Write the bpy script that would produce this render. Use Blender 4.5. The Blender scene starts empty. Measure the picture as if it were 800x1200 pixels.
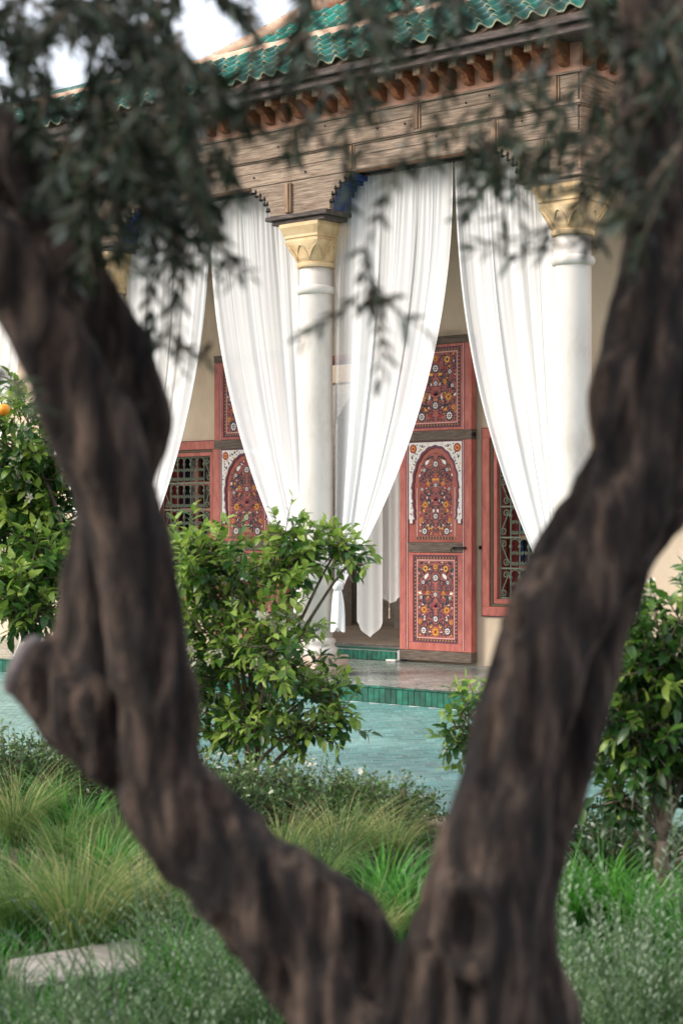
import bpy, bmesh, math, random
import numpy as np
from mathutils import Vector, Matrix, noise
R = math.radians
random.seed(7)
rng = np.random.default_rng(11)
SC = bpy.context.scene
COL = SC.collection

# ------------------------------------------------------------------ camera
CAM = Vector((12.88, -13.96, 1.62))
AZ = R(48.08)
FW = Vector((-math.cos(AZ), math.sin(AZ), 0.0))
RT = Vector((math.sin(AZ), math.cos(AZ), 0.0))
FPX, CX, HY = 2200.0, 400.0, 620.0          # focal length, centre column and horizon row in photo pixels
cd = bpy.data.cameras.new('camera')
cam = bpy.data.objects.new('camera', cd)
COL.objects.link(cam)
SC.camera = cam
cam.location = CAM
cam.rotation_euler = (R(90), 0, math.atan2(-FW.x, FW.y))
cd.sensor_fit = 'VERTICAL'
cd.sensor_height = 36
cd.sensor_width = 24
cd.lens = 66
cd.shift_y = 20 / 1200
cd.clip_start = 0.05
cd.clip_end = 3000
cd.dof.use_dof = True
cd.dof.focus_distance = 18.6
cd.dof.aperture_fstop = 4.0
cd.dof.aperture_blades = 9

# ------------------------------------------------------------------ sky and sun
SUN_DIR = Vector((-0.62, -0.86, 0.66)).normalized()     # towards the sun
w = bpy.data.worlds.new('World')
SC.world = w
w.use_nodes = True
wn = w.node_tree.nodes
wl = w.node_tree.links
sky = wn.new('ShaderNodeTexSky')
sky.sky_type = 'NISHITA'
sky.sun_disc = False
sky.sun_elevation = math.asin(SUN_DIR.z)
sky.sun_rotation = math.atan2(SUN_DIR.x, SUN_DIR.y)
sky.air_density = 1.0
sky.dust_density = 4.0
sky.ozone_density = 1.0
bg = wn['Background']
bg.inputs['Strength'].default_value = 0.15
# a bright thin veil of cloud over the blue
tcw = wn.new('ShaderNodeTexCoord')
cn = wn.new('ShaderNodeTexNoise')
cn.inputs['Scale'].default_value = 2.2
cn.inputs['Detail'].default_value = 5
wl.new(tcw.outputs['Generated'], cn.inputs['Vector'])
cr = wn.new('ShaderNodeMapRange')
cr.inputs[1].default_value = 0.3
cr.inputs[2].default_value = 0.7
cr.inputs[3].default_value = 0.66
cr.inputs[4].default_value = 0.96
wl.new(cn.outputs['Fac'], cr.inputs[0])
cmx = wn.new('ShaderNodeMix')
cmx.data_type = 'RGBA'
cmx.inputs[7].default_value = (3.75, 3.85, 4.1, 1)
wl.new(cr.outputs[0], cmx.inputs[0])
wl.new(sky.outputs['Color'], cmx.inputs[6])
wl.new(cmx.outputs[2], bg.inputs['Color'])
sd = bpy.data.lights.new('sun', 'SUN')
sd.energy = 1.5
sd.angle = R(24)
sd.color = (1.0, 0.93, 0.84)
so = bpy.data.objects.new('sun', sd)
COL.objects.link(so)
so.location = (0, -10, 20)
so.rotation_euler = (-SUN_DIR).to_track_quat('-Z', 'Y').to_euler()

SC.view_settings.view_transform = 'Standard'
SC.view_settings.look = 'None'
SC.view_settings.exposure = 1.28
SC.view_settings.gamma = 1.0
SC.view_settings.use_curve_mapping = False
SC.render.engine = 'CYCLES'
SC.cycles.use_denoising = True
SC.cycles.max_bounces = 10
SC.cycles.transparent_max_bounces = 24
SC.cycles.sample_clamp_indirect = 6.0
SC.cycles.use_adaptive_sampling = True
SC.cycles.adaptive_threshold = 0.015

# ------------------------------------------------------------------ placement helpers
def at(px, py, d):
    """the world point seen at a photo pixel, d metres away along the view axis"""
    return CAM + FW * d + RT * ((px - CX) / FPX * d) + Vector((0, 0, (HY - py) / FPX * d))
def proj(p):
    r = p - CAM
    d = r.dot(FW)
    if d < 0.05:
        return None
    return CX + r.dot(RT) / d * FPX, HY - r.z / d * FPX, d
def on_y(px, Y):
    """X of the point of the plane Y = const in pixel column px"""
    k = (px - CX) / FPX
    ry = Y - CAM.y
    # (RT.x*s + RT.y*ry) = k (FW.x*s + FW.y*ry)
    s = (k * FW.y * ry - RT.y * ry) / (RT.x - k * FW.x)
    return CAM.x + s
def z_at(X, Y, py):
    d = (Vector((X, Y, 0)) - CAM).to_2d().dot(FW.to_2d())
    return CAM.z + (HY - py) / FPX * d
def ground(px, py, z=0.0):
    d = (CAM.z - z) * FPX / (py - HY)
    return at(px, py, d)

# ------------------------------------------------------------------ materials
def nodes(name):
    m = bpy.data.materials.new(name)
    m.use_nodes = True
    nt = m.node_tree
    b = nt.nodes['Principled BSDF']
    return m, nt, b
def noise_node(nt, scale, stretch=(1, 1, 1), detail=5, rough=0.6, coord='pos'):
    if coord == 'pos':
        g = nt.nodes.new('ShaderNodeNewGeometry').outputs['Position']
    else:
        g = nt.nodes.new('ShaderNodeTexCoord').outputs['Object']
    mp = nt.nodes.new('ShaderNodeMapping')
    mp.inputs['Scale'].default_value = stretch
    nt.links.new(g, mp.inputs['Vector'])
    n = nt.nodes.new('ShaderNodeTexNoise')
    n.inputs['Scale'].default_value = scale
    n.inputs['Detail'].default_value = detail
    n.inputs['Roughness'].default_value = rough
    nt.links.new(mp.outputs['Vector'], n.inputs['Vector'])
    return n
def ramp(nt, src, stops):
    r = nt.nodes.new('ShaderNodeValToRGB')
    el = r.color_ramp.elements
    while len(el) < len(stops):
        el.new(0.5)
    for e, (p, c) in zip(el, stops):
        e.position = p
        e.color = (*c, 1)
    nt.links.new(src, r.inputs['Fac'])
    return r
def mixc(nt, a, b, fac, mode='MIX'):
    x = nt.nodes.new('ShaderNodeMix')
    x.data_type = 'RGBA'
    x.blend_type = mode
    for sock, v in ((x.inputs[6], a), (x.inputs[7], b), (x.inputs[0], fac)):
        if hasattr(v, 'links') or hasattr(v, 'is_linked'):
            nt.links.new(v, sock)
        elif isinstance(v, tuple):
            sock.default_value = (*v, 1)
        else:
            sock.default_value = v
    return x.outputs[2]
def surf(name, dark, mid, light, scale=6, stretch=(1, 1, 1), rough=0.7, bump=0.3, bscale=None,
         spec=0.4, vary=0.0, tint=None, coat=0.0, lo=0.3, hi=0.7, bdist=0.01, spots=None):
    """procedural surface: three-colour noise, per-object variation, fine bump"""
    m, nt, b = nodes(name)
    n = noise_node(nt, scale, stretch)
    c = ramp(nt, n.outputs['Fac'], [(lo, dark), (0.5, mid), (hi, light)]).outputs['Color']
    if spots:
        n3 = noise_node(nt, spots[1], stretch, 6, 0.7)
        f = ramp(nt, n3.outputs['Fac'], [(spots[2], (0, 0, 0)), (spots[2] + 0.12, (1, 1, 1))]).outputs['Color']
        c = mixc(nt, c, spots[0], f)
    if vary:
        oi = nt.nodes.new('ShaderNodeObjectInfo')
        mr = nt.nodes.new('ShaderNodeMapRange')
        mr.inputs[3].default_value = 1 - vary
        mr.inputs[4].default_value = 1 + vary
        nt.links.new(oi.outputs['Random'], mr.inputs[0])
        hs = nt.nodes.new('ShaderNodeHueSaturation')
        nt.links.new(mr.outputs[0], hs.inputs['Value'])
        nt.links.new(c, hs.inputs['Color'])
        c = hs.outputs['Color']
    if tint:
        a = nt.nodes.new('ShaderNodeAttribute')
        a.attribute_name = 'tint'
        mr = nt.nodes.new('ShaderNodeMapRange')
        mr.inputs[3].default_value = 1 - tint
        mr.inputs[4].default_value = 1 + tint
        nt.links.new(a.outputs['Fac'], mr.inputs[0])
        hs = nt.nodes.new('ShaderNodeHueSaturation')
        nt.links.new(mr.outputs[0], hs.inputs['Value'])
        nt.links.new(c, hs.inputs['Color'])
        c = hs.outputs['Color']
    nt.links.new(c, b.inputs['Base Color'])
    b.inputs['Roughness'].default_value = rough
    b.inputs['Specular IOR Level'].default_value = spec
    b.inputs['Coat Weight'].default_value = coat
    b.inputs['Coat Roughness'].default_value = 0.12
    if bump:
        n2 = noise_node(nt, bscale or scale * 4, stretch, 6, 0.65)
        bp = nt.nodes.new('ShaderNodeBump')
        bp.inputs['Strength'].default_value = bump
        bp.inputs['Distance'].default_value = bdist
        nt.links.new(n2.outputs['Fac'], bp.inputs['Height'])
        nt.links.new(bp.outputs['Normal'], b.inputs['Normal'])
    return m
def flat(name, c, rough=0.6, metal=0.0, spec=0.4):
    m, nt, b = nodes(name)
    n = noise_node(nt, 30)
    d = tuple(x * 0.82 for x in c)
    nt.links.new(ramp(nt, n.outputs['Fac'], [(0.35, d), (0.65, c)]).outputs['Color'], b.inputs['Base Color'])
    b.inputs['Roughness'].default_value = rough
    b.inputs['Metallic'].default_value = metal
    b.inputs['Specular IOR Level'].default_value = spec
    return m
def leafmat(name, stops, rough=0.4, trans=0.3, spec=0.5):
    m, nt, b = nodes(name)
    a = nt.nodes.new('ShaderNodeAttribute')
    a.attribute_name = 'tint'
    c = ramp(nt, a.outputs['Fac'], stops).outputs['Color']
    n = noise_node(nt, 60)
    c = mixc(nt, c, tuple(0.55 * x for x in stops[0][1]), ramp(nt, n.outputs['Fac'], [(0.5, (0, 0, 0)), (0.9, (0.7, 0.7, 0.7))]).outputs['Color'])
    nt.links.new(c, b.inputs['Base Color'])
    b.inputs['Roughness'].default_value = rough
    b.inputs['Specular IOR Level'].default_value = spec
    tr = nt.nodes.new('ShaderNodeBsdfTranslucent')
    hs = nt.nodes.new('ShaderNodeHueSaturation')
    hs.inputs['Value'].default_value = 1.5
    nt.links.new(c, hs.inputs['Color'])
    nt.links.new(hs.outputs['Color'], tr.inputs['Color'])
    mx = nt.nodes.new('ShaderNodeMixShader')
    mx.inputs[0].default_value = trans
    nt.links.new(b.outputs[0], mx.inputs[1])
    nt.links.new(tr.outputs[0], mx.inputs[2])
    nt.links.new(mx.outputs[0], nt.nodes['Material Output'].inputs['Surface'])
    return m
def sheer(name, col, dens=1.0):
    """thin woven voile: partly open weave, partly scattering threads"""
    m, nt, b = nodes(name)
    nt.nodes.remove(b)
    n = noise_node(nt, 300, (1, 1, 0.4))
    c = ramp(nt, n.outputs['Fac'], [(0.3, tuple(x * 0.94 for x in col)), (0.7, col)]).outputs['Color']
    df = nt.nodes.new('ShaderNodeBsdfDiffuse')
    tl = nt.nodes.new('ShaderNodeBsdfTranslucent')
    tp = nt.nodes.new('ShaderNodeBsdfTransparent')
    nt.links.new(c, df.inputs['Color'])
    nt.links.new(c, tl.inputs['Color'])
    m1 = nt.nodes.new('ShaderNodeMixShader')
    m1.inputs[0].default_value = 0.17
    nt.links.new(df.outputs[0], m1.inputs[1])
    nt.links.new(tl.outputs[0], m1.inputs[2])
    m2 = nt.nodes.new('ShaderNodeMixShader')
    a = nt.nodes.new('ShaderNodeAttribute')
    a.attribute_name = 'tint'
    nt.links.new(a.outputs['Fac'], m2.inputs[0])
    nt.links.new(tp.outputs[0], m2.inputs[1])
    nt.links.new(m1.outputs[0], m2.inputs[2])
    nt.links.new(m2.outputs[0], nt.nodes['Material Output'].inputs['Surface'])
    return m

WOOD = surf('weathered_wood', (0.12, 0.084, 0.06), (0.255, 0.188, 0.138), (0.4, 0.315, 0.235), 11, (0.4, 6, 6), 0.8, 0.5, 22, vary=0.1, lo=0.32, hi=0.7, spots=((0.09, 0.05, 0.035), 9, 0.6))
WOODV = surf('weathered_stile_wood', (0.13, 0.07, 0.04), (0.27, 0.17, 0.105), (0.38, 0.27, 0.18), 5, (9, 9, 1.2), 0.8, 0.6, 14, vary=0.15)
WOODS = surf('side_weathered_wood', (0.13, 0.075, 0.045), (0.28, 0.185, 0.12), (0.40, 0.29, 0.2), 5, (9, 1.2, 9), 0.8, 0.6, 14, vary=0.15)
DARKWOOD = surf('dark_eave_wood', (0.035, 0.027, 0.025), (0.075, 0.057, 0.05), (0.15, 0.118, 0.105), 6, (1, 8, 8), 0.75, 0.5, 14, vary=0.12)
CORBEL = surf('corbel_wood', (0.16, 0.055, 0.025), (0.30, 0.11, 0.05), (0.4, 0.17, 0.08), 8, (6, 1.2, 6), 0.75, 0.4, vary=0.22)
CORBEL_END = surf('corbel_end_grain', (0.2, 0.13, 0.08), (0.36, 0.26, 0.18), (0.5, 0.4, 0.3), 20, rough=0.8, vary=0.2)
PINK = surf('pink_plaster', (0.5, 0.27, 0.18), (0.66, 0.39, 0.28), (0.74, 0.48, 0.36), 5, rough=0.9, bump=0.3)
MORTAR = surf('pink_roof_mortar', (0.48, 0.29, 0.2), (0.64, 0.42, 0.3), (0.74, 0.52, 0.4), 8, rough=0.9, bump=0.6, bscale=20)
GLAZE = surf('green_glaze', (0.002, 0.07, 0.048), (0.004, 0.145, 0.1), (0.012, 0.24, 0.175), 7, rough=0.26, bump=0.25, bscale=18, vary=0.4, spec=0.45, coat=0.15, tint=0.3)
CLAY = surf('fired_clay_rim', (0.12, 0.16, 0.1), (0.24, 0.26, 0.17), (0.4, 0.38, 0.26), 20, rough=0.8)
CREAM = surf('cream_limewash', (0.55, 0.43, 0.31), (0.66, 0.535, 0.40), (0.72, 0.60, 0.46), 1.6, (1, 1, 0.6), 0.9, 0.25, 10, spots=((0.5, 0.4, 0.31), 1.1, 0.6))
STUCCO = surf('grey_stucco', (0.5, 0.48, 0.45), (0.62, 0.6, 0.56), (0.7, 0.68, 0.64), 14, rough=0.9, bump=0.8, bscale=30)
WHITESTONE = surf('white_limestone', (0.52, 0.47, 0.42), (0.66, 0.615, 0.56), (0.72, 0.675, 0.62), 3, (1, 1, 0.5), 0.7, 0.15, 40)
YELLOW = surf('ochre_plaster', (0.47, 0.31, 0.15), (0.63, 0.455, 0.25), (0.69, 0.53, 0.33), 6, rough=0.75, bump=0.2)
PLINTH = surf('pink_plinth_stone', (0.42, 0.29, 0.23), (0.54, 0.4, 0.32), (0.62, 0.48, 0.4), 8, rough=0.7)
BLUE = surf('blue_paint', (0.015, 0.03, 0.11), (0.03, 0.065, 0.22), (0.06, 0.11, 0.3), 8, rough=0.6)
IRONBLACK = flat('black_iron', (0.02, 0.018, 0.018), 0.5, 0.6)
CORAL = surf('coral_paint', (0.32, 0.08, 0.06), (0.43, 0.12, 0.092), (0.5, 0.16, 0.125), 6, (3, 3, 1), 0.5, 0.12, 20)
CORALDK = flat('dark_red_paint', (0.22, 0.03, 0.03), 0.5)
DOORWOOD = surf('door_rail_wood', (0.05, 0.035, 0.028), (0.11, 0.08, 0.06), (0.19, 0.14, 0.11), 7, (1, 5, 9), 0.6, 0.4)
P_DARK = flat('paint_navy', (0.022, 0.02, 0.04), 0.5)
P_GREEN = flat('paint_dark_green', (0.02, 0.05, 0.045), 0.5)
P_WHITE = flat('paint_white', (0.78, 0.75, 0.72), 0.5)
P_YEL = flat('paint_ochre', (0.75, 0.36, 0.035), 0.5)
P_RED = flat('paint_crimson', (0.33, 0.02, 0.025), 0.5)
P_PURP = flat('paint_plum', (0.12, 0.03, 0.07), 0.5)
PANELRED = surf('panel_red_paint', (0.27, 0.06, 0.045), (0.34, 0.085, 0.064), (0.4, 0.115, 0.087), 5, rough=0.5, bump=0.1)
P_LINE = flat('paint_pale_pink_line', (0.72, 0.5, 0.48), 0.5)
P_BROWN = flat('paint_olive_brown', (0.11, 0.085, 0.05), 0.55)
GRILLE = flat('grey_green_iron', (0.17, 0.21, 0.15), 0.55)
GLASS = flat('dark_window_glass', (0.012, 0.014, 0.02), 0.12, spec=0.5)
ZELLIGE = surf('teal_zellige', (0.06, 0.19, 0.18), (0.105, 0.275, 0.258), (0.18, 0.35, 0.33), 1.1, rough=0.36, bump=0.06, bscale=60, spec=0.5, tint=0.28)
ZGALLERY = surf('grey_green_zellige', (0.17, 0.2, 0.175), (0.25, 0.28, 0.25), (0.35, 0.36, 0.33), 1.3, rough=0.2, bump=0.06, bscale=60, spec=0.5, tint=0.35)
GROUT = surf('pale_grout', (0.42, 0.44, 0.42), (0.55, 0.57, 0.55), (0.64, 0.66, 0.64), 10, rough=0.9)
RISER = surf('emerald_riser_tile', (0.002, 0.05, 0.03), (0.003, 0.09, 0.056), (0.008, 0.15, 0.1), 12, rough=0.28, bump=0.2, bscale=30, vary=0.35, coat=0.1)
BORDER = surf('pink_border_stone', (0.42, 0.28, 0.22), (0.55, 0.37, 0.3), (0.64, 0.46, 0.38), 6, rough=0.8, bump=0.3)
FLOORIN = surf('sand_floor', (0.3, 0.23, 0.16), (0.4, 0.32, 0.23), (0.48, 0.39, 0.3), 3, rough=0.55, bump=0.1)
SOIL = surf('dark_soil', (0.03, 0.022, 0.015), (0.06, 0.045, 0.03), (0.1, 0.08, 0.055), 9, rough=0.95, bump=1.0, bscale=25, bdist=0.03)
SLAB = surf('pale_path_slab', (0.17, 0.15, 0.13), (0.29, 0.26, 0.23), (0.38, 0.34, 0.3), 7, (1, 4, 1), 0.85, 0.5)
WHITEMETAL = flat('white_metal', (0.75, 0.75, 0.74), 0.4)
VOILE = sheer('white_voile', (0.93, 0.93, 0.93))
LINEN = sheer('white_linen', (0.88, 0.87, 0.85))
TASSEL = flat('cream_thread', (0.7, 0.62, 0.48), 0.9)
BARK = surf('olive_bark', (0.013, 0.010, 0.0095), (0.046, 0.032, 0.026), (0.17, 0.118, 0.09), 11, (2.4, 2.4, 0.55), 0.92, 1.0, 24, bdist=0.04, lo=0.38, hi=0.66, spots=((0.013, 0.010, 0.010), 9, 0.54))
CUTWOOD = surf('cut_heartwood', (0.06, 0.05, 0.05), (0.13, 0.11, 0.11), (0.2, 0.18, 0.18), 12, rough=0.9)
TWIG = surf('brown_twig', (0.07, 0.055, 0.04), (0.13, 0.1, 0.075), (0.2, 0.16, 0.12), 20, rough=0.9)
L_OLIVE = leafmat('olive_leaf', [(0.0, (0.007, 0.013, 0.007)), (0.45, (0.017, 0.032, 0.013)), (0.75, (0.048, 0.075, 0.036)), (1.0, (0.19, 0.23, 0.2))], 0.5, 0.12, 0.3)
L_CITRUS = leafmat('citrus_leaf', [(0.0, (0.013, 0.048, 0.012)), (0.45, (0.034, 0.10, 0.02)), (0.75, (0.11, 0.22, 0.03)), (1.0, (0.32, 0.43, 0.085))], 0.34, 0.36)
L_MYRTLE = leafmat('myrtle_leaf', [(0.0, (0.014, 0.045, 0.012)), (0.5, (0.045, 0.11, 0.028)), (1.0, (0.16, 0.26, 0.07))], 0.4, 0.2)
L_FEATHER = leafmat('feather_grass_blade', [(0.0, (0.05, 0.13, 0.03)), (0.45, (0.13, 0.22, 0.055)), (0.7, (0.36, 0.35, 0.14)), (1.0, (0.66, 0.56, 0.33))], 0.6, 0.3, 0.2)
L_STRAP = leafmat('strap_grass_blade', [(0.0, (0.016, 0.08, 0.01)), (0.5, (0.055, 0.23, 0.022)), (1.0, (0.17, 0.42, 0.05))], 0.4, 0.3)
L_SILVER = leafmat('silver_herb_leaf', [(0.0, (0.04, 0.09, 0.03)), (0.35, (0.145, 0.24, 0.10)), (0.9, (0.46, 0.54, 0.41))], 0.6, 0.25, 0.2)
PETAL = leafmat('white_petal', [(0.0, (0.7, 0.7, 0.62)), (1.0, (0.85, 0.85, 0.8))], 0.5, 0.3)
VIOLET = leafmat('violet_flower', [(0.0, (0.1, 0.09, 0.25)), (1.0, (0.25, 0.22, 0.45))], 0.6, 0.2)
ORANGE = surf('orange_peel', (0.7, 0.2, 0.01), (0.85, 0.3, 0.015), (0.9, 0.36, 0.03), 10, rough=0.45, bump=0.3, bscale=90)
STAMEN = flat('yellow_stamen', (0.75, 0.5, 0.1), 0.7)

# ------------------------------------------------------------------ mesh helpers
class MB:
    def __init__(self):
        self.v, self.f, self.m, self.t = [], [], [], []
    def add(self, vs, fs, mi=0, tint=None):
        o = len(self.v)
        self.v += [tuple(p) for p in vs]
        for k, f in enumerate(fs):
            self.f.append(tuple(i + o for i in f))
            self.m.append(mi[k] if isinstance(mi, (list, tuple)) else mi)
            self.t.append(0.5 if tint is None else tint)
        return self
    def box(self, x0, x1, y0, y1, z0, z1, mi=0):
        vs = [(x, y, z) for z in (z0, z1) for y in (y0, y1) for x in (x0, x1)]
        fs = [(0, 2, 3, 1), (4, 5, 7, 6), (0, 1, 5, 4), (2, 6, 7, 3), (0, 4, 6, 2), (1, 3, 7, 5)]
        return self.add(vs, fs, mi)
    def prism_y(self, poly, y0, y1, mi=0, side=None):
        """polygon in X-Z, counter-clockwise seen from -Y, extruded along Y"""
        n = len(poly)
        vs = [(x, y0, z) for x, z in poly] + [(x, y1, z) for x, z in poly]
        fs = [tuple(range(n)), tuple(range(2 * n - 1, n - 1, -1))]
        ms = [mi, mi]
        for i in range(n):
            j = (i + 1) % n
            fs.append((i, i + n, j + n, j))
            ms.append(mi if side is None else side)
        return self.add(vs, fs, ms)
    def prism_x(self, poly, x0, x1, mi=0, side=None):
        n = len(poly)
        vs = [(x0, y, z) for y, z in poly] + [(x1, y, z) for y, z in poly]
        fs = [tuple(range(n - 1, -1, -1)), tuple(range(n, 2 * n))]
        ms = [mi, mi]
        for i in range(n):
            j = (i + 1) % n
            fs.append((i, j, j + n, i + n))
            ms.append(mi if side is None else side)
        return self.add(vs, fs, ms)
    def tube(self, pts, radii, n=6, mi=0, cap=True):
        pts = [Vector(p) for p in pts]
        if not hasattr(radii, '__len__'):
            radii = [radii] * len(pts)
        vs, fs = [], []
        up = None
        for i, p in enumerate(pts):
            a = pts[max(0, i - 1)]
            b = pts[min(len(pts) - 1, i + 1)]
            d = (b - a)
            d = d.normalized() if d.length > 1e-9 else Vector((0, 0, 1))
            if up is None:
                up = Vector((0, 0, 1)) if abs(d.z) < 0.9 else Vector((1, 0, 0))
            s = d.cross(up)
            s = s.normalized() if s.length > 1e-6 else Vector((1, 0, 0))
            up = s.cross(d).normalized()
            for k in range(n):
                t = 2 * math.pi * k / n
                vs.append(p + (s * math.cos(t) + up * math.sin(t)) * radii[i])
        for i in range(len(pts) - 1):
            for k in range(n):
                k2 = (k + 1) % n
                fs.append((i * n + k, i * n + k2, (i + 1) * n + k2, (i + 1) * n + k))
        if cap:
            fs.append(tuple(range(n - 1, -1, -1)))
            fs.append(tuple((len(pts) - 1) * n + k for k in range(n)))
        return self.add(vs, fs, mi)
    def lathe(self, prof, c, n=32, mi=0):
        vs, fs = [], []
        for r, z in prof:
            for k in range(n):
                t = 2 * math.pi * k / n
                vs.append((c[0] + r * math.cos(t), c[1] + r * math.sin(t), c[2] + z))
        for i in range(len(prof) - 1):
            for k in range(n):
                k2 = (k + 1) % n
                fs.append((i * n + k, i * n + k2, (i + 1) * n + k2, (i + 1) * n + k))
        fs.append(tuple(range(n - 1, -1, -1)))
        fs.append(tuple((len(prof) - 1) * n + k for k in range(n)))
        return self.add(vs, fs, mi)
    def mesh(self, name, mats, smooth=False, bevel=0.0, tint=False):
        me = bpy.data.meshes.new(name)
        me.from_pydata(self.v, [], self.f)
        for m in (mats if isinstance(mats, (list, tuple)) else [mats]):
            me.materials.append(m)
        me.polygons.foreach_set('material_index', self.m)
        if tint:
            a = me.attributes.new('tint', 'FLOAT', 'FACE')
            a.data.foreach_set('value', self.t)
        if bevel:
            bm = bmesh.new()
            bm.from_mesh(me)
            ed = [e for e in bm.edges if len(e.link_faces) == 2 and e.calc_face_angle(0) > 0.6]
            bmesh.ops.bevel(bm, geom=ed, offset=bevel, segments=1, affect='EDGES', clamp_overlap=True)
            bm.to_mesh(me)
            bm.free()
        if smooth:
            me.polygons.foreach_set('use_smooth', [True] * len(me.polygons))
        me.update()
        return me
    def build(self, name, mats, parent=None, smooth=False, bevel=0.0, tint=False):
        return put(name, self.mesh(name, mats, smooth, bevel, tint), parent)

def put(name, me, parent=None, mat=None):
    o = bpy.data.objects.new(name, me)
    COL.objects.link(o)
    if mat is not None:
        o.matrix_basis = mat
    if parent is not None:
        o.parent = parent
        o.matrix_parent_inverse = WM(parent).inverted()
    return o
def WM(o):
    """world matrix without waiting for the dependency graph"""
    m = o.matrix_parent_inverse @ o.matrix_basis if o.parent else o.matrix_basis.copy()
    return WM(o.parent) @ m if o.parent else m
def tag(o, label=None, cat=None, group=None, kind=None):
    if label: o['label'] = label
    if cat: o['category'] = cat
    if group: o['group'] = group
    if kind: o['kind'] = kind
    return o
def empty(name, loc, parent=None):
    o = bpy.data.objects.new(name, None)
    o.empty_display_size = 0.1
    COL.objects.link(o)
    o.matrix_basis = Matrix.Translation(loc)
    if parent is not None:
        o.parent = parent
        o.matrix_parent_inverse = WM(parent).inverted()
    return o

# ------------------------------------------------------------------ ground and paving
g = MB().add([(-900, -900, -0.03), (900, -900, -0.03), (900, 900, -0.03), (-900, 900, -0.03)], [(0, 1, 2, 3)])
tag(g.build('ground', SOIL), kind='structure')

def herringbone(x0, x1, y0, y1, z, W, n, mat, name, parent, gap=0.0052):
    L = W * n
    c, s = math.cos(R(45)), math.sin(R(45))
    cx, cy = (x0 + x1) / 2, (y0 + y1) / 2
    rad = math.hypot(x1 - x0, y1 - y0) / 2 + L
    K = int(rad / W) + 2
    rects = []
    J = int(rad / L) + 2
    for j in range(-J, J + 1):
        for i in range(-K, K + 1):
            ox, oy = i * W + j * L, i * W - j * L
            if abs(ox) > rad or abs(oy) > rad:
                continue
            for (ax, ay, bx, by) in ((0, 0, L, W), (0, W, W, W + L)):
                mx, my = ox + (ax + bx) / 2, oy + (ay + by) / 2
                X, Y = cx + mx * c - my * s, cy + mx * s + my * c
                if x0 + 0.03 < X < x1 - 0.03 and y0 + 0.03 < Y < y1 - 0.03:
                    rects.append((ox + ax + gap / 2, oy + ay + gap / 2, ox + bx - gap / 2, oy + by - gap / 2))
    N = len(rects)
    r = np.array(rects)
    crn = np.stack([r[:, [0, 1]], r[:, [2, 1]], r[:, [2, 3]], r[:, [0, 3]]], 1)
    X = np.clip(cx + crn[..., 0] * c - crn[..., 1] * s, x0, x1)
    Y = np.clip(cy + crn[..., 0] * s + crn[..., 1] * c, y0, y1)
    mid = np.stack([X.mean(1), Y.mean(1)], 1)
    tx, ty = rng.normal(0, 0.006, N), rng.normal(0, 0.006, N)
    top = z + rng.normal(0, 0.0006, N)[:, None] + (X - mid[:, :1]) * tx[:, None] + (Y - mid[:, 1:]) * ty[:, None]
    V = np.concatenate([np.stack([X, Y, top], -1), np.stack([X, Y, np.full_like(X, z - 0.006)], -1)], 1).reshape(-1, 3)
    b = (np.arange(N) * 8)[:, None, None]
    q = np.array([[0, 1, 2, 3], [0, 4, 5, 1], [1, 5, 6, 2], [2, 6, 7, 3], [3, 7, 4, 0]])[None]
    F = (b + q).reshape(-1, 4)
    me = bpy.data.meshes.new(name)
    me.from_pydata(V.tolist(), [], F.tolist())
    me.materials.append(mat)
    a = me.attributes.new('tint', 'FLOAT', 'FACE')
    t = np.clip(rng.normal(0.5, 0.22, N), 0, 1)
    a.data.foreach_set('value', np.repeat(t, 5))
    return tag(put(name, me, parent), kind='stuff')

GARDEN_Y = -5.9
PLAT_Y, PLAT_Z = -0.70, 0.15
pv = MB().box(-9, 9.5, GARDEN_Y, PLAT_Y, -0.12, -0.003)
paving = tag(pv.build('paving', GROUT), kind='structure')
herringbone(-8, 9.5, GARDEN_Y + 0.002, PLAT_Y - 0.002, 0.0, 0.056, 3, ZELLIGE, 'paving_tiles', paving)
bd = MB()
kb = tag(MB().box(-9, 9.5, GARDEN_Y - 0.26, GARDEN_Y - 0.004, -0.12, -0.02).build('garden_kerb', GROUT), kind='structure')
bstone = MB().box(-0.245, 0.245, -0.125, 0.125, -0.05, 0.05).mesh('kerb_stone', BORDER, bevel=0.008)
for i in range(21):
    put('kerb_stone', bstone, kb, Matrix.Translation((-0.6 + i * 0.497, GARDEN_Y - 0.13, -0.005 + random.uniform(-0.002, 0.002))))

# ------------------------------------------------------------------ the platform
WALL_Y = 2.10
pf = tag(MB().box(-9, 9.5, PLAT_Y + 0.012, WALL_Y - 0.002, -0.1, PLAT_Z - 0.004).build('platform', GROUT), kind='structure')
herringbone(-8, 9.5, PLAT_Y + 0.07, WALL_Y - 0.01, PLAT_Z, 0.052, 3, ZGALLERY, 'gallery_tiles', pf)
rt = MB().box(-0.0335, 0.0335, -0.012, 0.012, -0.066, 0.066).mesh('riser_tile', RISER, bevel=0.003)
et = MB().box(-0.0685, 0.0685, -0.036, 0.036, -0.008, 0.008).mesh('edge_tile', RISER, bevel=0.003)
x = -4.9
while x < 5.6:
    put('riser_tile', rt, pf, Matrix.Translation((x, PLAT_Y - random.uniform(0, 0.003), 0.0675)) @ Matrix.Rotation(random.uniform(-0.02, 0.02), 4, 'Y'))
    x += 0.0695
x = -4.9
while x < 5.6:
    put('edge_tile', et, pf, Matrix.Translation((x, PLAT_Y + 0.022, PLAT_Z - 0.006 + random.uniform(0, 0.002))))
    x += 0.14

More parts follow.
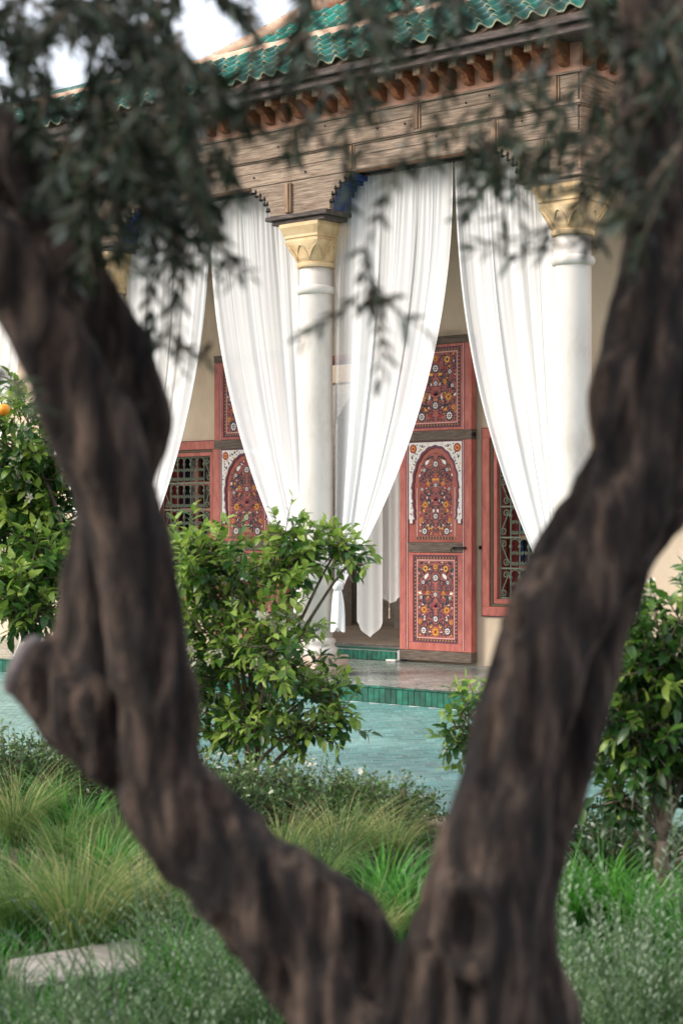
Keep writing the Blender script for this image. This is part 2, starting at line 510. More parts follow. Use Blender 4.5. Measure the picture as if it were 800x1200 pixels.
# ------------------------------------------------------------------ the pavilion
LEAF_Y = 1.98
DX0, DX1 = on_y(327, LEAF_Y), on_y(468, LEAF_Y)         # doorway between the two open leaves
BX0, BX1 = on_y(251, LEAF_Y), on_y(552, LEAF_Y) - 0.0   # outer edges of the leaves
STEP_Z = 0.28
DOOR_TOP = 3.72
EX = 3.36          # right end of the frieze
FY = -0.22         # face of the frieze
pav = tag(empty('pavilion', (0, 0, PLAT_Z)), 'garden pavilion with white columns, carved wooden frieze and green tiled roof', 'pavilion')
WX0, WX1 = BX1 + 0.07, BX1 + 0.07 + 1.25                # right window opening (outer frame)
VX1 = BX0 - 0.02
VX0 = VX1 - 1.25
WZ0, WZ1 = 0.69, 2.70
wl_ = MB()
y0, y1 = WALL_Y, WALL_Y + 0.45
fw = 0.1
holes = [(VX0 + fw, VX1 - fw, WZ0 + fw, WZ1 - fw), (DX0, DX1, STEP_Z - 0.2, DOOR_TOP - 0.1), (WX0 + fw, WX1 - fw, WZ0 + fw, WZ1 - fw)]
xs = -9.0
for (a, b, z0, z1) in holes:
    wl_.box(xs, a, y0, y1, 0.0, 5.75)
    if z0 > 0.1:
        wl_.box(a, b, y0, y1, 0.0, z0)
    wl_.box(a, b, y0, y1, z1, 5.75)
    xs = b
wl_.box(xs, 8.0, y0, y1, 0.0, 5.75)
wl_.build('wall', CREAM, pav)
MB().box(-5.2, 3.3, WALL_Y + 0.1, WALL_Y + 0.4, 5.76, 7.1).box(-5.2, -4.9, WALL_Y + 0.4, WALL_Y + 4.2, 5.76, 7.1).box(3.0, 3.3, WALL_Y + 0.4, WALL_Y + 4.2, 5.76, 7.1).build('upper_wall', PINK, pav)
MB().box(-8.5, EX - 0.03, FY + 0.05, WALL_Y + 0.4, 5.62, 5.74).build('gallery_ceiling', DARKWOOD, pav)
# the room behind the doorway
rm = MB()
rm.box(-8.2, 3.3, WALL_Y + 0.45, WALL_Y + 4.0, 0.05, STEP_Z - 0.01)
rm.build('room_floor', FLOORIN, pav)
rw = MB()
RY = WALL_Y + 3.4
acx, ahw, asp = on_y(428, RY), 0.52, 2.95
rw.box(-8.2, acx - ahw, RY, RY + 0.3, 0.2, 5.7)
rw.box(acx + ahw, 3.3, RY, RY + 0.3, 0.2, 5.7)
arc = [(acx + ahw * math.cos(t) * (1.08 if math.sin(t) < 0.4 else 1.0), asp + 1.15 * ahw * math.sin(t)) for t in np.linspace(0, math.pi, 25)]
top = [(acx + ahw - 2 * ahw * k / 24, 5.7) for k in range(25)]
for k in range(24):
    rw.add([(arc[k][0], RY, arc[k][1]), (arc[k + 1][0], RY, arc[k + 1][1]), (top[k + 1][0], RY, 5.7), (top[k][0], RY, 5.7)], [(0, 3, 2, 1)])
    rw.add([(arc[k][0], RY, arc[k][1]), (arc[k + 1][0], RY, arc[k + 1][1]), (arc[k + 1][0], RY + 0.3, arc[k + 1][1]), (arc[k][0], RY + 0.3, arc[k][1])], [(0, 1, 2, 3)])
rw.box(-8.2, 3.3, RY + 0.6, RY + 0.7, 0.2, 5.7)
rw.build('room_wall', STUCCO, pav)
MB().box(-8.2, 3.3, RY - 0.03, RY - 0.002, 3.66, 3.9).build('carved_band', CREAM, pav)
for (a_, b_) in ((-8.3, -8.2), (3.3, 3.4)):
    MB().box(a_, b_, WALL_Y + 0.45, RY + 0.7, 0.1, 5.7).build('room_side_wall', STUCCO, pav)
# the doorstep
ds = MB().box(DX0 - 0.0, DX1 - 0.004, LEAF_Y - 0.0, WALL_Y + 0.449, PLAT_Z + 0.001, STEP_Z - 0.004).build('doorstep', GROUT, pav)
rt2 = MB().box(-0.0335, 0.0335, -0.012, 0.012, -0.05, 0.05).mesh('step_tile', RISER, bevel=0.003)
x = DX0 + 0.04
while x < DX1 - 0.03:
    put('step_tile', rt2, ds, Matrix.Translation((x, LEAF_Y - 0.013 - random.uniform(0, 0.003), PLAT_Z + 0.054)))
    x += 0.0695
x = DX0 + 0.07
while x < DX1 - 0.06:
    put('edge_tile', et, ds, Matrix.Translation((x, LEAF_Y + 0.012, STEP_Z - 0.004 + random.uniform(0, 0.002))))
    x += 0.14
herringbone(DX0, DX1 - 0.005, LEAF_Y + 0.05, WALL_Y + 0.44, STEP_Z, 0.042, 3, ZGALLERY, 'step_top_tiles', ds)

# ---- columns
def column(X, Y=0.0):
    c = empty('column', (X, Y, PLAT_Z), pav)
    MB().box(X - 0.24, X + 0.24, Y - 0.24, Y + 0.24, PLAT_Z + 0.001, PLAT_Z + 0.2).build('plinth', PLINTH, c, bevel=0.012)
    MB().lathe([(0.23, 0), (0.235, 0.03), (0.225, 0.07), (0.19, 0.085), (0.185, 0.11), (0.2, 0.13), (0.195, 0.16), (0.172, 0.175)], (X, Y, PLAT_Z + 0.2), 36).build('base', WHITESTONE, c, smooth=True)
    MB().lathe([(0.168, PLAT_Z + 0.374), (0.17, 1.6), (0.168, 3.0), (0.165, 4.0), (0.165, 4.285)], (X, Y, 0), 40).build('shaft', WHITESTONE, c, smooth=True)
    prof = [(0.164, 3.985)] + [(0.165 + 0.036 * math.sin(t), 4.03 - 0.045 * math.cos(t)) for t in np.linspace(0.15, math.pi - 0.15, 9)] + [(0.164, 4.075)]
    MB().lathe(prof, (X, Y, 0), 40).build('ring', WHITESTONE, c, smooth=True)
    # capital: round below, square above
    cap = MB()
    rings = [(0.19, 4.255, 0), (0.196, 4.27, 0), (0.196, 4.295, 0), (0.182, 4.305, 0.0), (0.2, 4.34, 0.1), (0.215, 4.42, 0.5), (0.232, 4.48, 0.85), (0.236, 4.51, 1), (0.222, 4.515, 1), (0.222, 4.545, 1), (0.236, 4.55, 1), (0.236, 4.575, 1), (0.262, 4.63, 1), (0.275, 4.655, 1), (0.275, 4.69, 1)]
    n = 48
    vs, fs = [], []
    for r, z, q in rings:
        for k in range(n):
            t = 2 * math.pi * (k + 0.0) / n
            cx_, sx_ = math.cos(t), math.sin(t)
            sq = 1 / max(abs(cx_), abs(sx_))
            rr = r * ((1 - q) + q * min(sq, 1.36))
            vs.append((X + rr * cx_, Y + rr * sx_, z))
    for i in range(len(rings) - 1):
        for k in range(n):
            k2 = (k + 1) % n
            fs.append((i * n + k, i * n + k2, (i + 1) * n + k2, (i + 1) * n + k))
    fs.append(tuple(range(n - 1, -1, -1)))
    fs.append(tuple((len(rings) - 1) * n + k for k in range(n)))
    cap.add(vs, fs)
    cp = cap.build('capital', YELLOW, c)
    # pointed lotus leaves carved round the capital
    for k in range(8):
        a = math.pi / 4 * k + math.pi / 8 * 0
        lobe = []
        corner = k % 2 == 1
        for sgn in (1,):
            for t in np.linspace(0, 1, 13):
                u = (t - 0.5) * 2
                h = (1 - abs(u) ** 2.2)
                lobe.append((u * 0.085, 4.325 + 0.145 * h))
        m_ = MB()
        pts = []
        for (u, z) in lobe:
            zz = (z - 4.305) / 0.2
            base_r = 0.188 + 0.06 * zz ** 1.4 + (0.055 * zz ** 1.2 if corner else 0.0)
            aa = a + u / (base_r + 0.02)
            pts.append((X + (base_r + 0.004) * math.cos(aa), Y + (base_r + 0.004) * math.sin(aa), z))
        m_.tube(pts, 0.009, 6)
        m_.build('carved_leaf', YELLOW, cp, smooth=True)
    return c
COLX = [-6.28, -3.14, 0.0, 3.14]
for X in COLX:
    column(X)

# ---- timber frieze
fr = empty('frieze', (0, FY, 5.13), pav)
core = MB()
core.box(-8.5, EX - 0.02, FY + 0.02, 0.2, 5.14, 5.66)
core.box(EX - 0.44, EX - 0.02, 0.2, WALL_Y + 1.6, 5.14, 5.66)
core.build('beam', DARKWOOD, fr)
MB().box(-8.5, EX - 0.03, FY + 0.015, FY + 0.12, 5.02 + 0.11, 5.139).build('soffit_board', CORBEL, fr)
def plank_front(x0, x1, z0, z1, d=0.02, mat=WOOD, name='plank'):
    MB().box(x0 + 0.0015, x1 - 0.0015, FY - d + random.uniform(-0.003, 0.003), FY + 0.021, z0, z1).build(name, mat, fr, bevel=0.004)
def plank_side(y0_, y1_, z0, z1, d=0.02, mat=WOODS, name='plank'):
    MB().box(EX - 0.021, EX + d + random.uniform(-0.003, 0.003), y0_ + 0.0015, y1_ - 0.0015, z0, z1).build(name, mat, fr, bevel=0.004)
def cuts(a, b, first, step):
    xs = [a]
    x = first
    while x < b - 0.2:
        if x > a + 0.2:
            xs.append(x)
        x += step
    return xs + [b]
S1 = cuts(-6.5, EX, on_y(490, FY) - 1.6 * 5, 1.6)
S2 = cuts(-6.5, EX, on_y(581, FY) - 1.75 * 5, 1.75)
for a, b in zip(S1, S1[1:]):
    plank_front(a, b, 5.41, 5.535, 0.018)
    plank_front(a, b, 5.537, 5.655, 0.02)
for a, b in zip(S2, S2[1:]):
    plank_front(a, b, 5.135, 5.262, 0.018)
    plank_front(a, b, 5.264, 5.365, 0.021)
for (z0, z1, d) in ((5.655, 5.675, 0.04), (5.395, 5.41, 0.036), (5.38, 5.395, 0.048), (5.365, 5.38, 0.034), (5.12, 5.135, 0.034)):
    MB().box(-6.5, EX + d, FY - d, FY + 0.018, z0 + 0.0005, z1 - 0.0005).build('moulding', WOOD, fr, bevel=0.003)
    MB().box(EX - 0.018, EX + d, FY + 0.019, WALL_Y + 1.4, z0 + 0.0005, z1 - 0.0005).build('moulding', WOODS, fr, bevel=0.003)
def stile(x, z0, z1, y, parent):
    for k, (o, wd, d) in enumerate(((-0.034, 0.018, 0.03), (0.0, 0.04, 0.042), (0.034, 0.018, 0.03))):
        MB().box(x + o - wd / 2, x + o + wd / 2, y - d, y + 0.0, z0 + 0.002, z1 - 0.002).build('stile', WOODV, parent, bevel=0.003)
for x in S1[1:-1]:
    stile(x, 5.41, 5.655, FY, fr)
for x in S2[1:-1]:
    stile(x, 5.135, 5.365, FY, fr)
for (z0, z1) in ((5.135, 5.262), (5.264, 5.365), (5.41, 5.535), (5.537, 5.655)):
    plank_side(FY + 0.0, 0.95, z0, z1)
    plank_side(0.95, WALL_Y + 1.4, z0, z1)
# bead row under the upper mouldings
bead = MB()
for i in range(int((EX + 6.5) / 0.03)):
    x = -6.5 + i * 0.03
    bead.box(x, x + 0.018, FY - 0.052, FY - 0.047, 5.381, 5.394)
tag(bead.build('bead_row', WOOD, fr), kind='stuff')
# iron nail heads on the lower row
nl = MB().lathe([(0.011, 0), (0.011, 0.003), (0.006, 0.008)], (0, 0, 0), 8).mesh('nail', IRONBLACK)
rotn = Matrix.Rotation(R(90), 4, 'X')
for i in range(26):
    put('nail', nl, fr, Matrix.Translation((-5.4 + i * 0.34 + random.uniform(-0.04, 0.04), FY - 0.022, random.choice((5.2, 5.31, 5.47, 5.59)) + random.uniform(-0.02, 0.02))) @ rotn)
# brackets over the columns, with stepped ends and a blue inner face
for X in COLX[1:]:
    L_, Rr = (-0.67, 0.67)
    last = X > 3
    prof = [(0.67, 5.118), (0.67, 5.07), (0.6, 5.07), (0.6, 5.03), (0.535, 5.03), (0.535, 4.985), (0.475, 4.985), (0.475, 4.93), (0.435, 4.93), (0.435, 4.86), (0.41, 4.86), (0.41, 4.781)]
    left = [(-a, b) for a, b in reversed(prof)]
    rgt = prof if not last else [(EX - X, 5.118), (EX - X, 4.781)]
    poly = left[::-1]
    poly = [(-a, b) for a, b in prof]            # top-left down to bottom-left
    poly = poly + rgt[::-1]
    poly = [(X + a, b) for a, b in poly]
    br = empty('bracket', (X, FY, 4.78), pav)
    MB().prism_y(poly, FY - 0.025, FY + 0.03, 0).build('front_board', WOOD, br)
    inner = [(X + (a - X) * (0.965 if not last or a < X else 0.98), b) for a, b in poly]
    MB().prism_y(inner, FY + 0.031, 0.2, 0, 1).build('corbel_block', [WOOD, BLUE], br)
    # black scalloped trim that follows the steps
    tr = MB()
    for sgn in ((-1, 1) if not last else (-1,)):
        for i, (a, b) in enumerate(prof[1:-1]):
            tr.lathe([(0.012, 0), (0.022, 0.012), (0.016, 0.03), (0.006, 0.05)], (X + sgn * (a + 0.012), FY - 0.018, b - 0.02), 8)
    tag(tr.build('iron_trim', IRONBLACK, br), kind='stuff')
    stile(X - 0.14, 4.80, 5.1, FY - 0.025, br)
    if last:
        MB().box(EX - 0.02, EX + 0.025, FY - 0.02, 0.6, 4.8, 5.117).build('side_board', WOODS, br)
    # spreader plate on the capital
    MB().box(X - 0.42, X + (0.42 if not last else EX - X + 0.09), FY - 0.09, 0.3, 4.735, 4.78).box(X - 0.36, X + (0.36 if not last else EX - X + 0.05), FY - 0.05, 0.26, 4.6905, 4.734).build('spreader', DARKWOOD if not last else WOOD, br, bevel=0.006)

# ---- plaster band, corbels and eave
ea = empty('eaves', (0, FY - 0.1, 5.7), pav)
MB().box(-8.5, EX - 0.005, FY + 0.005, 0.3, 5.676, 6.06).box(EX - 0.4, EX - 0.005, 0.3, WALL_Y + 1.6, 5.676, 6.06).build('plaster_band', PINK, ea)
EAVE_Y = FY - 0.38
EAVE_Z = 5.93
cpoly = [(0.0, 0.0), (0.0, -0.2), (-0.05, -0.2), (-0.085, -0.185), (-0.11, -0.15), (-0.135, -0.12), (-0.175, -0.105), (-0.21, -0.08), (-0.27, -0.08), (-0.27, 0.0)]
cm = MB()
cm.prism_x([(y, z) for y, z in cpoly][::-1], -0.04, 0.04, 0)
cm.box(-0.044, 0.044, -0.29, -0.271, -0.085, -0.002, 1)
cmesh = cm.mesh('corbel', [CORBEL, CORBEL_END], bevel=0.004)
x = on_y(0, FY) - 0.3
x = -5.3
while x < EX - 0.05:
    put('corbel', cmesh, ea, Matrix.Translation((x, FY + 0.004, EAVE_Z)))
    x += 0.213
y = FY + 0.1
rz = Matrix.Rotation(R(90), 4, 'Z')
while y < WALL_Y + 1.0:
    put('corbel', cmesh, ea, Matrix.Translation((EX - 0.004, y, EAVE_Z)) @ rz)
    y += 0.213
x = -8.5
ends = [-8.5, -6.1, -3.7, -1.2, 1.3, EX + 0.5]
for a, b in zip(ends, ends[1:]):
    MB().box(a + 0.001, b - 0.001, EAVE_Y, FY - 0.0, EAVE_Z + 0.001, EAVE_Z + 0.05).build('eave_board', DARKWOOD, ea, bevel=0.004)
    MB().box(a + 0.001, b - 0.001, EAVE_Y - 0.05, EAVE_Y + 0.05, EAVE_Z + 0.051, EAVE_Z + 0.12).build('fascia', DARKWOOD, ea, bevel=0.006)
    MB().box(a + 0.001, b - 0.001, EAVE_Y - 0.02, EAVE_Y + 0.05, EAVE_Z - 0.03, EAVE_Z + 0.0).build('drip_moulding', DARKWOOD, ea, bevel=0.006)
MB().box(EX + 0.001, EX + 0.5, FY + 0.002, WALL_Y + 1.5, EAVE_Z + 0.001, EAVE_Z + 0.05).build('eave_board', DARKWOOD, ea, bevel=0.004)
MB().box(EX + 0.45, EX + 0.55, FY - 0.44, WALL_Y + 1.5, EAVE_Z + 0.051, EAVE_Z + 0.12).build('fascia', DARKWOOD, ea, bevel=0.006)

# ---- roof of green glazed tiles
rf = empty('roof', (0, EAVE_Y, 6.05), pav)
PITCH = math.atan(0.62)
RUN = 0.98
RZ0 = EAVE_Z + 0.14
sl = MB()
sl.add([(-8.5, EAVE_Y - 0.03, RZ0 - 0.02), (EX + 0.53, EAVE_Y - 0.03, RZ0 - 0.02), (EX + 0.53 - RUN, EAVE_Y - 0.03 + RUN, RZ0 - 0.02 + 0.62 * RUN), (-8.5, EAVE_Y - 0.03 + RUN, RZ0 - 0.02 + 0.62 * RUN),
        (EX + 0.53, WALL_Y + 1.5, RZ0 - 0.02), (EX + 0.53 - RUN, WALL_Y + 1.5, RZ0 - 0.02 + 0.62 * RUN)],
       [(0, 1, 2, 3), (1, 4, 5, 2)])
sl.build('roof_bed', MORTAR, rf)
def tile_template(p, length, amp=0.034, th=0.014, seg=12, name='roof_tile', thin=1.0):
    """an S-shaped glazed tile: hollow gutter and round cap in one wave; the lower end is thicker"""
    b = MB()
    for (s0, k) in ((0, 0),):
        xs_ = np.linspace(-p / 2, p / 2, seg + 1)
        def zz(x, t):
            c = math.cos(2 * math.pi * x / p)
            a_ = amp * (1.0 - 0.22 * t)
            return a_ * (c if c > 0 else 0.75 * c)
        vs = []
        for t in (0, 0.5, 1):
            for x in xs_:
                xx = x * (1 - 0.04 * t)
                vs.append((xx, t * length, zz(x, t) + th + 0.018 * (1 - t)))
        o2 = len(vs)
        for x in xs_:
            vs.append((x, 0, zz(x, 0) * 0.95 + 0.018 - 0.004))
        n = seg + 1
        fs, ms = [], []
        for r in (0, 1):
            for i in range(seg):
                fs.append((r * n + i, r * n + i + 1, (r + 1) * n + i + 1, (r + 1) * n + i))
                ms.append(0)
        for i in range(seg):
            fs.append((o2 + i, o2 + i + 1, i + 1, i))
            ms.append(1)
        b.add(vs, fs, ms)
    return b
TP = 0.192
COURSE = 0.235
tmesh = tile_template(TP, 0.30).mesh('roof_tile', [GLAZE, CLAY], smooth=True)
slope_m = Matrix.Rotation(PITCH, 4, 'X')
ncol = int((EX + 0.5 + 6.0) / TP)
ncourse = 5
rest = []
cand = []
for i in range(ncol):
    for k in range(ncourse):
        s = k * COURSE - 0.03
        X = EX + 0.42 - i * TP
        if X > EX + 0.5 - (s + 0.1) * math.cos(PITCH):
            continue
        M_ = Matrix.Translation((X + random.uniform(-0.006, 0.006), EAVE_Y - 0.05 + s * math.cos(PITCH), RZ0 + 0.02 + s * math.sin(PITCH) + random.uniform(-0.004, 0.004))) @ slope_m @ Matrix.Rotation(random.uniform(-0.03, 0.03), 4, 'Z') @ Matrix.Rotation(random.uniform(-0.03, 0.03), 4, 'Y')
        q = proj(M_.translation)
        cand.append((q[2] + (0 if -30 < q[0] < 830 else 100), M_))
for j in range(14):
    for k in range(ncourse):
        s = k * COURSE - 0.03
        Y = EAVE_Y + 0.1 + j * TP
        if Y < EAVE_Y + (s + 0.1) * math.cos(PITCH):
            continue
        M_ = Matrix.Translation((EX + 0.55 - s * math.cos(PITCH), Y, RZ0 + 0.02 + s * math.sin(PITCH))) @ Matrix.Rotation(R(90), 4, 'Z') @ slope_m
        q = proj(M_.translation)
        cand.append((q[2] + (0 if -30 < q[0] < 830 and q[1] > -20 else 100), M_))
cand.sort(key=lambda c: c[0])
tv = np.array([v.co[:] for v in tmesh.vertices])
tf = [tuple(p.vertices) for p in tmesh.polygons]
tmi = [p.material_index for p in tmesh.polygons]
for dist, M_ in cand[:300]:
    put('roof_tile', tmesh, rf, M_)
def join_tiles(mats_list, name, parent):
    b = MB()
    for M_ in mats_list:
        A = np.array(M_)
        b.add((tv @ A[:3, :3].T + A[:3, 3]).tolist(), tf, tmi, random.random())
    if mats_list:
        tag(b.build(name, [GLAZE, CLAY], parent, smooth=True, tint=True), kind='stuff')
# mortar band along the top of the lower roof
tz = RZ0 + 0.02 + 0.62 * RUN
ty = EAVE_Y - 0.03 + RUN
mb_ = MB()
nseg = 120
vs, fs = [], []
for i in range(nseg + 1):
    X = -8.5 + (EX + 0.55 - RUN + 8.5) * i / nseg
    j1, j2 = 0.014 * noise.noise((X * 4, 0, 0)), 0.014 * noise.noise((X * 5, 3, 0))
    for (dy, dz) in ((-0.1, -0.1), (-0.09, 0.03), (-0.02, 0.08), (0.12, 0.09), (0.25, -0.1)):
        vs.append((X, ty + dy + j1, tz + dz + j2))
for i in range(nseg):
    for k in range(4):
        fs.append((i * 5 + k, (i + 1) * 5 + k, (i + 1) * 5 + k + 1, i * 5 + k + 1))
mb_.add(vs, fs)
mb_.build('mortar_band', MORTAR, rf, smooth=True)
# ridge tiles laid along that band on the left, where only sky is behind
hr = MB()
for k in range(9):
    t = math.pi * k / 8
    hr.v.append((0, -0.075 * math.cos(t), 0.075 * math.sin(t)))
    hr.v.append((0.26, -0.062 * math.cos(t), 0.062 * math.sin(t)))
for k in range(8):
    hr.f.append((2 * k, 2 * k + 1, 2 * k + 3, 2 * k + 2)); hr.m.append(0); hr.t.append(0.5)
ridge = hr.mesh('ridge_tile', [GLAZE], smooth=True)
x = -6.2
while x < -2.9:
    put('ridge_tile', ridge, rf, Matrix.Translation((x, ty + 0.04, tz + 0.065)) @ Matrix.Rotation(-0.05, 4, 'Y'))
    x += 0.22
# hip ridge at the right corner of the lower roof
hd = Vector((-1, 1, 0.62)).normalized()
hm = hd.to_track_quat('X', 'Z').to_matrix().to_4x4()
for k in range(6):
    p = Vector((EX + 0.56, EAVE_Y - 0.06, RZ0 + 0.06)) + hd * (k * 0.23)
    put('ridge_tile', ridge, rf, Matrix.Translation(p) @ hm)
# the upper roof
UP = 0.78
ux0, uy0, uz0 = -3.16, 1.7, 7.12
ux1 = 3.0
urun = 2.3
ub = MB()
ub.add([(ux0, uy0, uz0), (ux1, uy0, uz0), (ux1 - urun, uy0 + urun, uz0 + UP * urun), (ux0 + urun, uy0 + urun, uz0 + UP * urun), (ux0, uy0 + 2 * urun, uz0), (ux1, uy0 + 2 * urun, uz0)],
       [(0, 1, 2, 3), (4, 0, 3), (1, 5, 2)])   # unseen rear slope left out so that sky light brightens the hall
ub.build('upper_roof_bed', MORTAR, rf)
um = Matrix.Rotation(math.atan(UP), 4, 'X')
cu = math.cos(math.atan(UP)); su = math.sin(math.atan(UP))
ul = []
for i in range(32):
    for k in range(11):
        s = k * COURSE
        X = ux0 + 0.1 + i * TP
        if X < ux0 + (s + 0.24) * cu or X > ux1 - (s + 0.2) * cu:
            continue
        if k == 4:      # a band of bare mortar
            continue
        ul.append(Matrix.Translation((X, uy0 - 0.03 + s * cu, uz0 + 0.03 + s * su)) @ um @ Matrix.Rotation(random.uniform(-0.03, 0.03), 4, 'Y'))
join_tiles(ul + [c[1] for c in cand[300:]], 'upper_roof_tiles', rf)
hd = Vector((1, 1, UP)).normalized()
hm = hd.to_track_quat('X', 'Z').to_matrix().to_4x4()
for k in range(14):
    put('ridge_tile', ridge, rf, Matrix.Translation(Vector((ux0 - 0.02, uy0 - 0.02, uz0 + 0.1)) + hd * (k * 0.23)) @ hm)
hb = MB()
hb.tube([Vector((ux0 - 0.05, uy0 - 0.06, uz0 + 0.03)), Vector((ux0 - 0.05, uy0 - 0.06, uz0 + 0.03)) + hd * 3.3], 0.11, 8)
hb.build('hip_mortar', MORTAR, rf, smooth=True)

# ------------------------------------------------------------------ painted doors
class Paint:
    """flat painted ornament: thin sheets in a panel's own u (right), v (up) plane; symmetric about u = 0"""
    def __init__(self, ox, oy, oz):
        self.b = MB()
        self.o = (ox, oy, oz)
    def poly(self, pts, mi, layer=1, mirror=True):
        ox, oy, oz = self.o
        n = len(pts)
        y = oy - 0.0008 * layer
        self.b.add([(ox + u, y, oz + v) for u, v in pts], [tuple(range(n))], mi)
        if mirror:
            self.b.add([(ox - u, y, oz + v) for u, v in reversed(pts)], [tuple(range(n))], mi)
    def leaf(self, u, v, ang, ln, wd, mi, layer=2, mirror=True, bend=0.25):
        pts = []
        for sg in (1, -1):
            for t in ((0, .25, .55, .8) if sg == 1 else (1, .8, .55, .25)):
                w_ = wd * math.sin(math.pi * min(1, t ** 0.8)) * sg * 0.5
                x_ = t * ln
                y_ = w_ + bend * ln * t * t
                pts.append((u + x_ * math.cos(ang) - y_ * math.sin(ang), v + x_ * math.sin(ang) + y_ * math.cos(ang)))
        self.poly(pts, mi, layer, mirror)
    def disc(self, u, v, r, mi, layer, n=12, mirror=True):
        self.poly([(u + r * math.cos(2 * math.pi * k / n), v + r * math.sin(2 * math.pi * k / n)) for k in range(n)], mi, layer, mirror)
    def strip(self, pts, w_, mi, layer=1, mirror=True):
        for i in range(len(pts) - 1):
            (a, b), (c, d) = pts[i], pts[i + 1]
            l = math.hypot(c - a, d - b) or 1
            nx, ny = -(d - b) / l * w_ / 2, (c - a) / l * w_ / 2
            self.poly([(a - nx, b - ny), (c - nx, d - ny), (c + nx, d + ny), (a + nx, b + ny)], mi, layer, mirror)
    def rosette(self, u, v, r, mirror=True):
        self.disc(u, v, r, D, 3, 16, mirror)
        for k in range(10):
            a = 2 * math.pi * k / 10
            self.leaf(u + 0.3 * r * math.cos(a), v + 0.3 * r * math.sin(a), a, r * 0.5, r * 0.3, W, 4, mirror, 0)
        self.disc(u, v, r * 0.36, P, 5, 10, mirror)
        self.disc(u, v, r * 0.17, W, 6, 8, mirror)
    def star(self, u, v, r, mirror=True):
        for k in range(8):
            a = 2 * math.pi * k / 8
            self.leaf(u, v, a, r, r * 0.5, Y, 4, mirror, 0)
        self.disc(u, v, r * 0.3, RD, 5, 8, mirror)
    def target(self, u, v, r, mirror=True):
        self.disc(u, v, r, P, 3, 14, mirror)
        self.disc(u, v, r * 0.78, Y, 4, 14, mirror)
        self.disc(u, v, r * 0.35, D, 5, 10, mirror)
D, G, W, Y, RD, P, LN, OL = range(8)
PM = [P_DARK, P_GREEN, P_WHITE, P_YEL, P_RED, P_PURP, P_LINE, P_BROWN]
def spiral(u, v, a0, r, turns, sgn):
    pts = []
    for k in range(13):
        t = k / 12
        rr = r * (1 - 0.85 * t)
        a = a0 + sgn * t * turns * 2 * math.pi
        pts.append((u + rr * math.cos(a), v + rr * math.sin(a)))
    return pts
def arabesque(pt, hw, h, inside, seed):
    """mirror-symmetric flowers, scrolls and leaves filling v in 0..h, |u| < hw"""
    rs = random.Random(seed)
    taken = []
    def ok(u, v, r):
        if not inside(u, v, r):
            return False
        return all((u - a) ** 2 + (v - b) ** 2 > (r + c) ** 2 for a, b, c in taken)
    def take(u, v, r):
        taken.append((u, v, r))
    S = hw / 0.3
    for (fv, kind, r) in ((0.07, 'star', 0.062), (0.24, 'ros', 0.05), (0.42, 'bud', 0.045), (0.56, 'ros', 0.038), (0.78, 'ros', 0.055), (0.92, 'star', 0.035)):
        v = fv * h
        r *= S
        if not inside(0, v, r):
            continue
        take(0, v, r * 1.05)
        if kind == 'star': pt.star(0, v, r, False)
        elif kind == 'ros': pt.rosette(0, v, r, False)
        else:
            for a in (60, 90, 120, 30, 150):
                pt.leaf(0, v - r * 0.7, R(a), r * 1.8, r * 0.6, (P, D, P, RD, RD)[(a // 30 - 1)], 3, False, 0)
    for (fu, fv, kind, r) in ((0.66, 0.085, 'ros', 0.058), (0.62, 0.36, 'star', 0.05), (0.56, 0.9, 'tar', 0.05), (0.68, 0.72, 'ros', 0.034), (0.5, 0.8, 'wing', 0.05), (0.86, 0.2, 'star', 0.03), (0.45, 0.58, 'star', 0.03), (0.8, 0.52, 'ros', 0.03)):
        u, v = fu * hw, fv * h
        r *= S
        if not ok(u, v, r * 0.8):
            continue
        take(u, v, r * 1.02)
        if kind == 'star': pt.star(u, v, r)
        elif kind == 'ros': pt.rosette(u, v, r)
        elif kind == 'tar': pt.target(u, v, r)
        else:
            pt.leaf(u + r * 0.6, v - r * 0.8, R(118), r * 2.0, r * 1.1, W, 4)
            pt.leaf(u + r * 0.6, v - r * 0.8, R(150), r * 1.4, r * 0.5, D, 3)
    # scroll stems
    for (fu, fv, r, a0, sg) in ((0.33, 0.15, 0.11, -60, 1), (0.5, 0.30, 0.12, 200, -1), (0.4, 0.47, 0.12, -90, 1), (0.62, 0.62, 0.11, 200, -1), (0.35, 0.68, 0.1, -90, 1), (0.45, 0.86, 0.1, 180, -1), (0.7, 0.15, 0.09, 90, 1), (0.8, 0.45, 0.08, 100, 1), (0.82, 0.82, 0.08, 260, -1)):
        pts = spiral(fu * hw, fv * h, R(a0), r * S, 1.1, sg)
        pts = [q for q in pts if inside(q[0], q[1], 0.008) and q[0] > 0]
        if len(pts) > 2:
            pt.strip(pts, 0.014 * S, D, 1)
    # small leaves and buds everywhere between
    for tries in range(5200):
        u, v = rs.uniform(0.0, hw), rs.uniform(0, h)
        r = rs.choice((0.03, 0.025, 0.02, 0.015, 0.011)) * S
        if u < r or not ok(u, v, r):
            continue
        take(u, v, r * 0.6)
        c = rs.choices((D, G, RD, P, W, Y), (7, 5, 1.8, 3, 0.9, 0.9))[0]
        a = rs.uniform(0, 6.28)
        ln = r * 2.6
        pt.leaf(u - math.cos(a) * ln / 2, v - math.sin(a) * ln / 2, a, ln, r * rs.uniform(1.0, 1.5), c, 2, True, rs.uniform(-.3, .3))
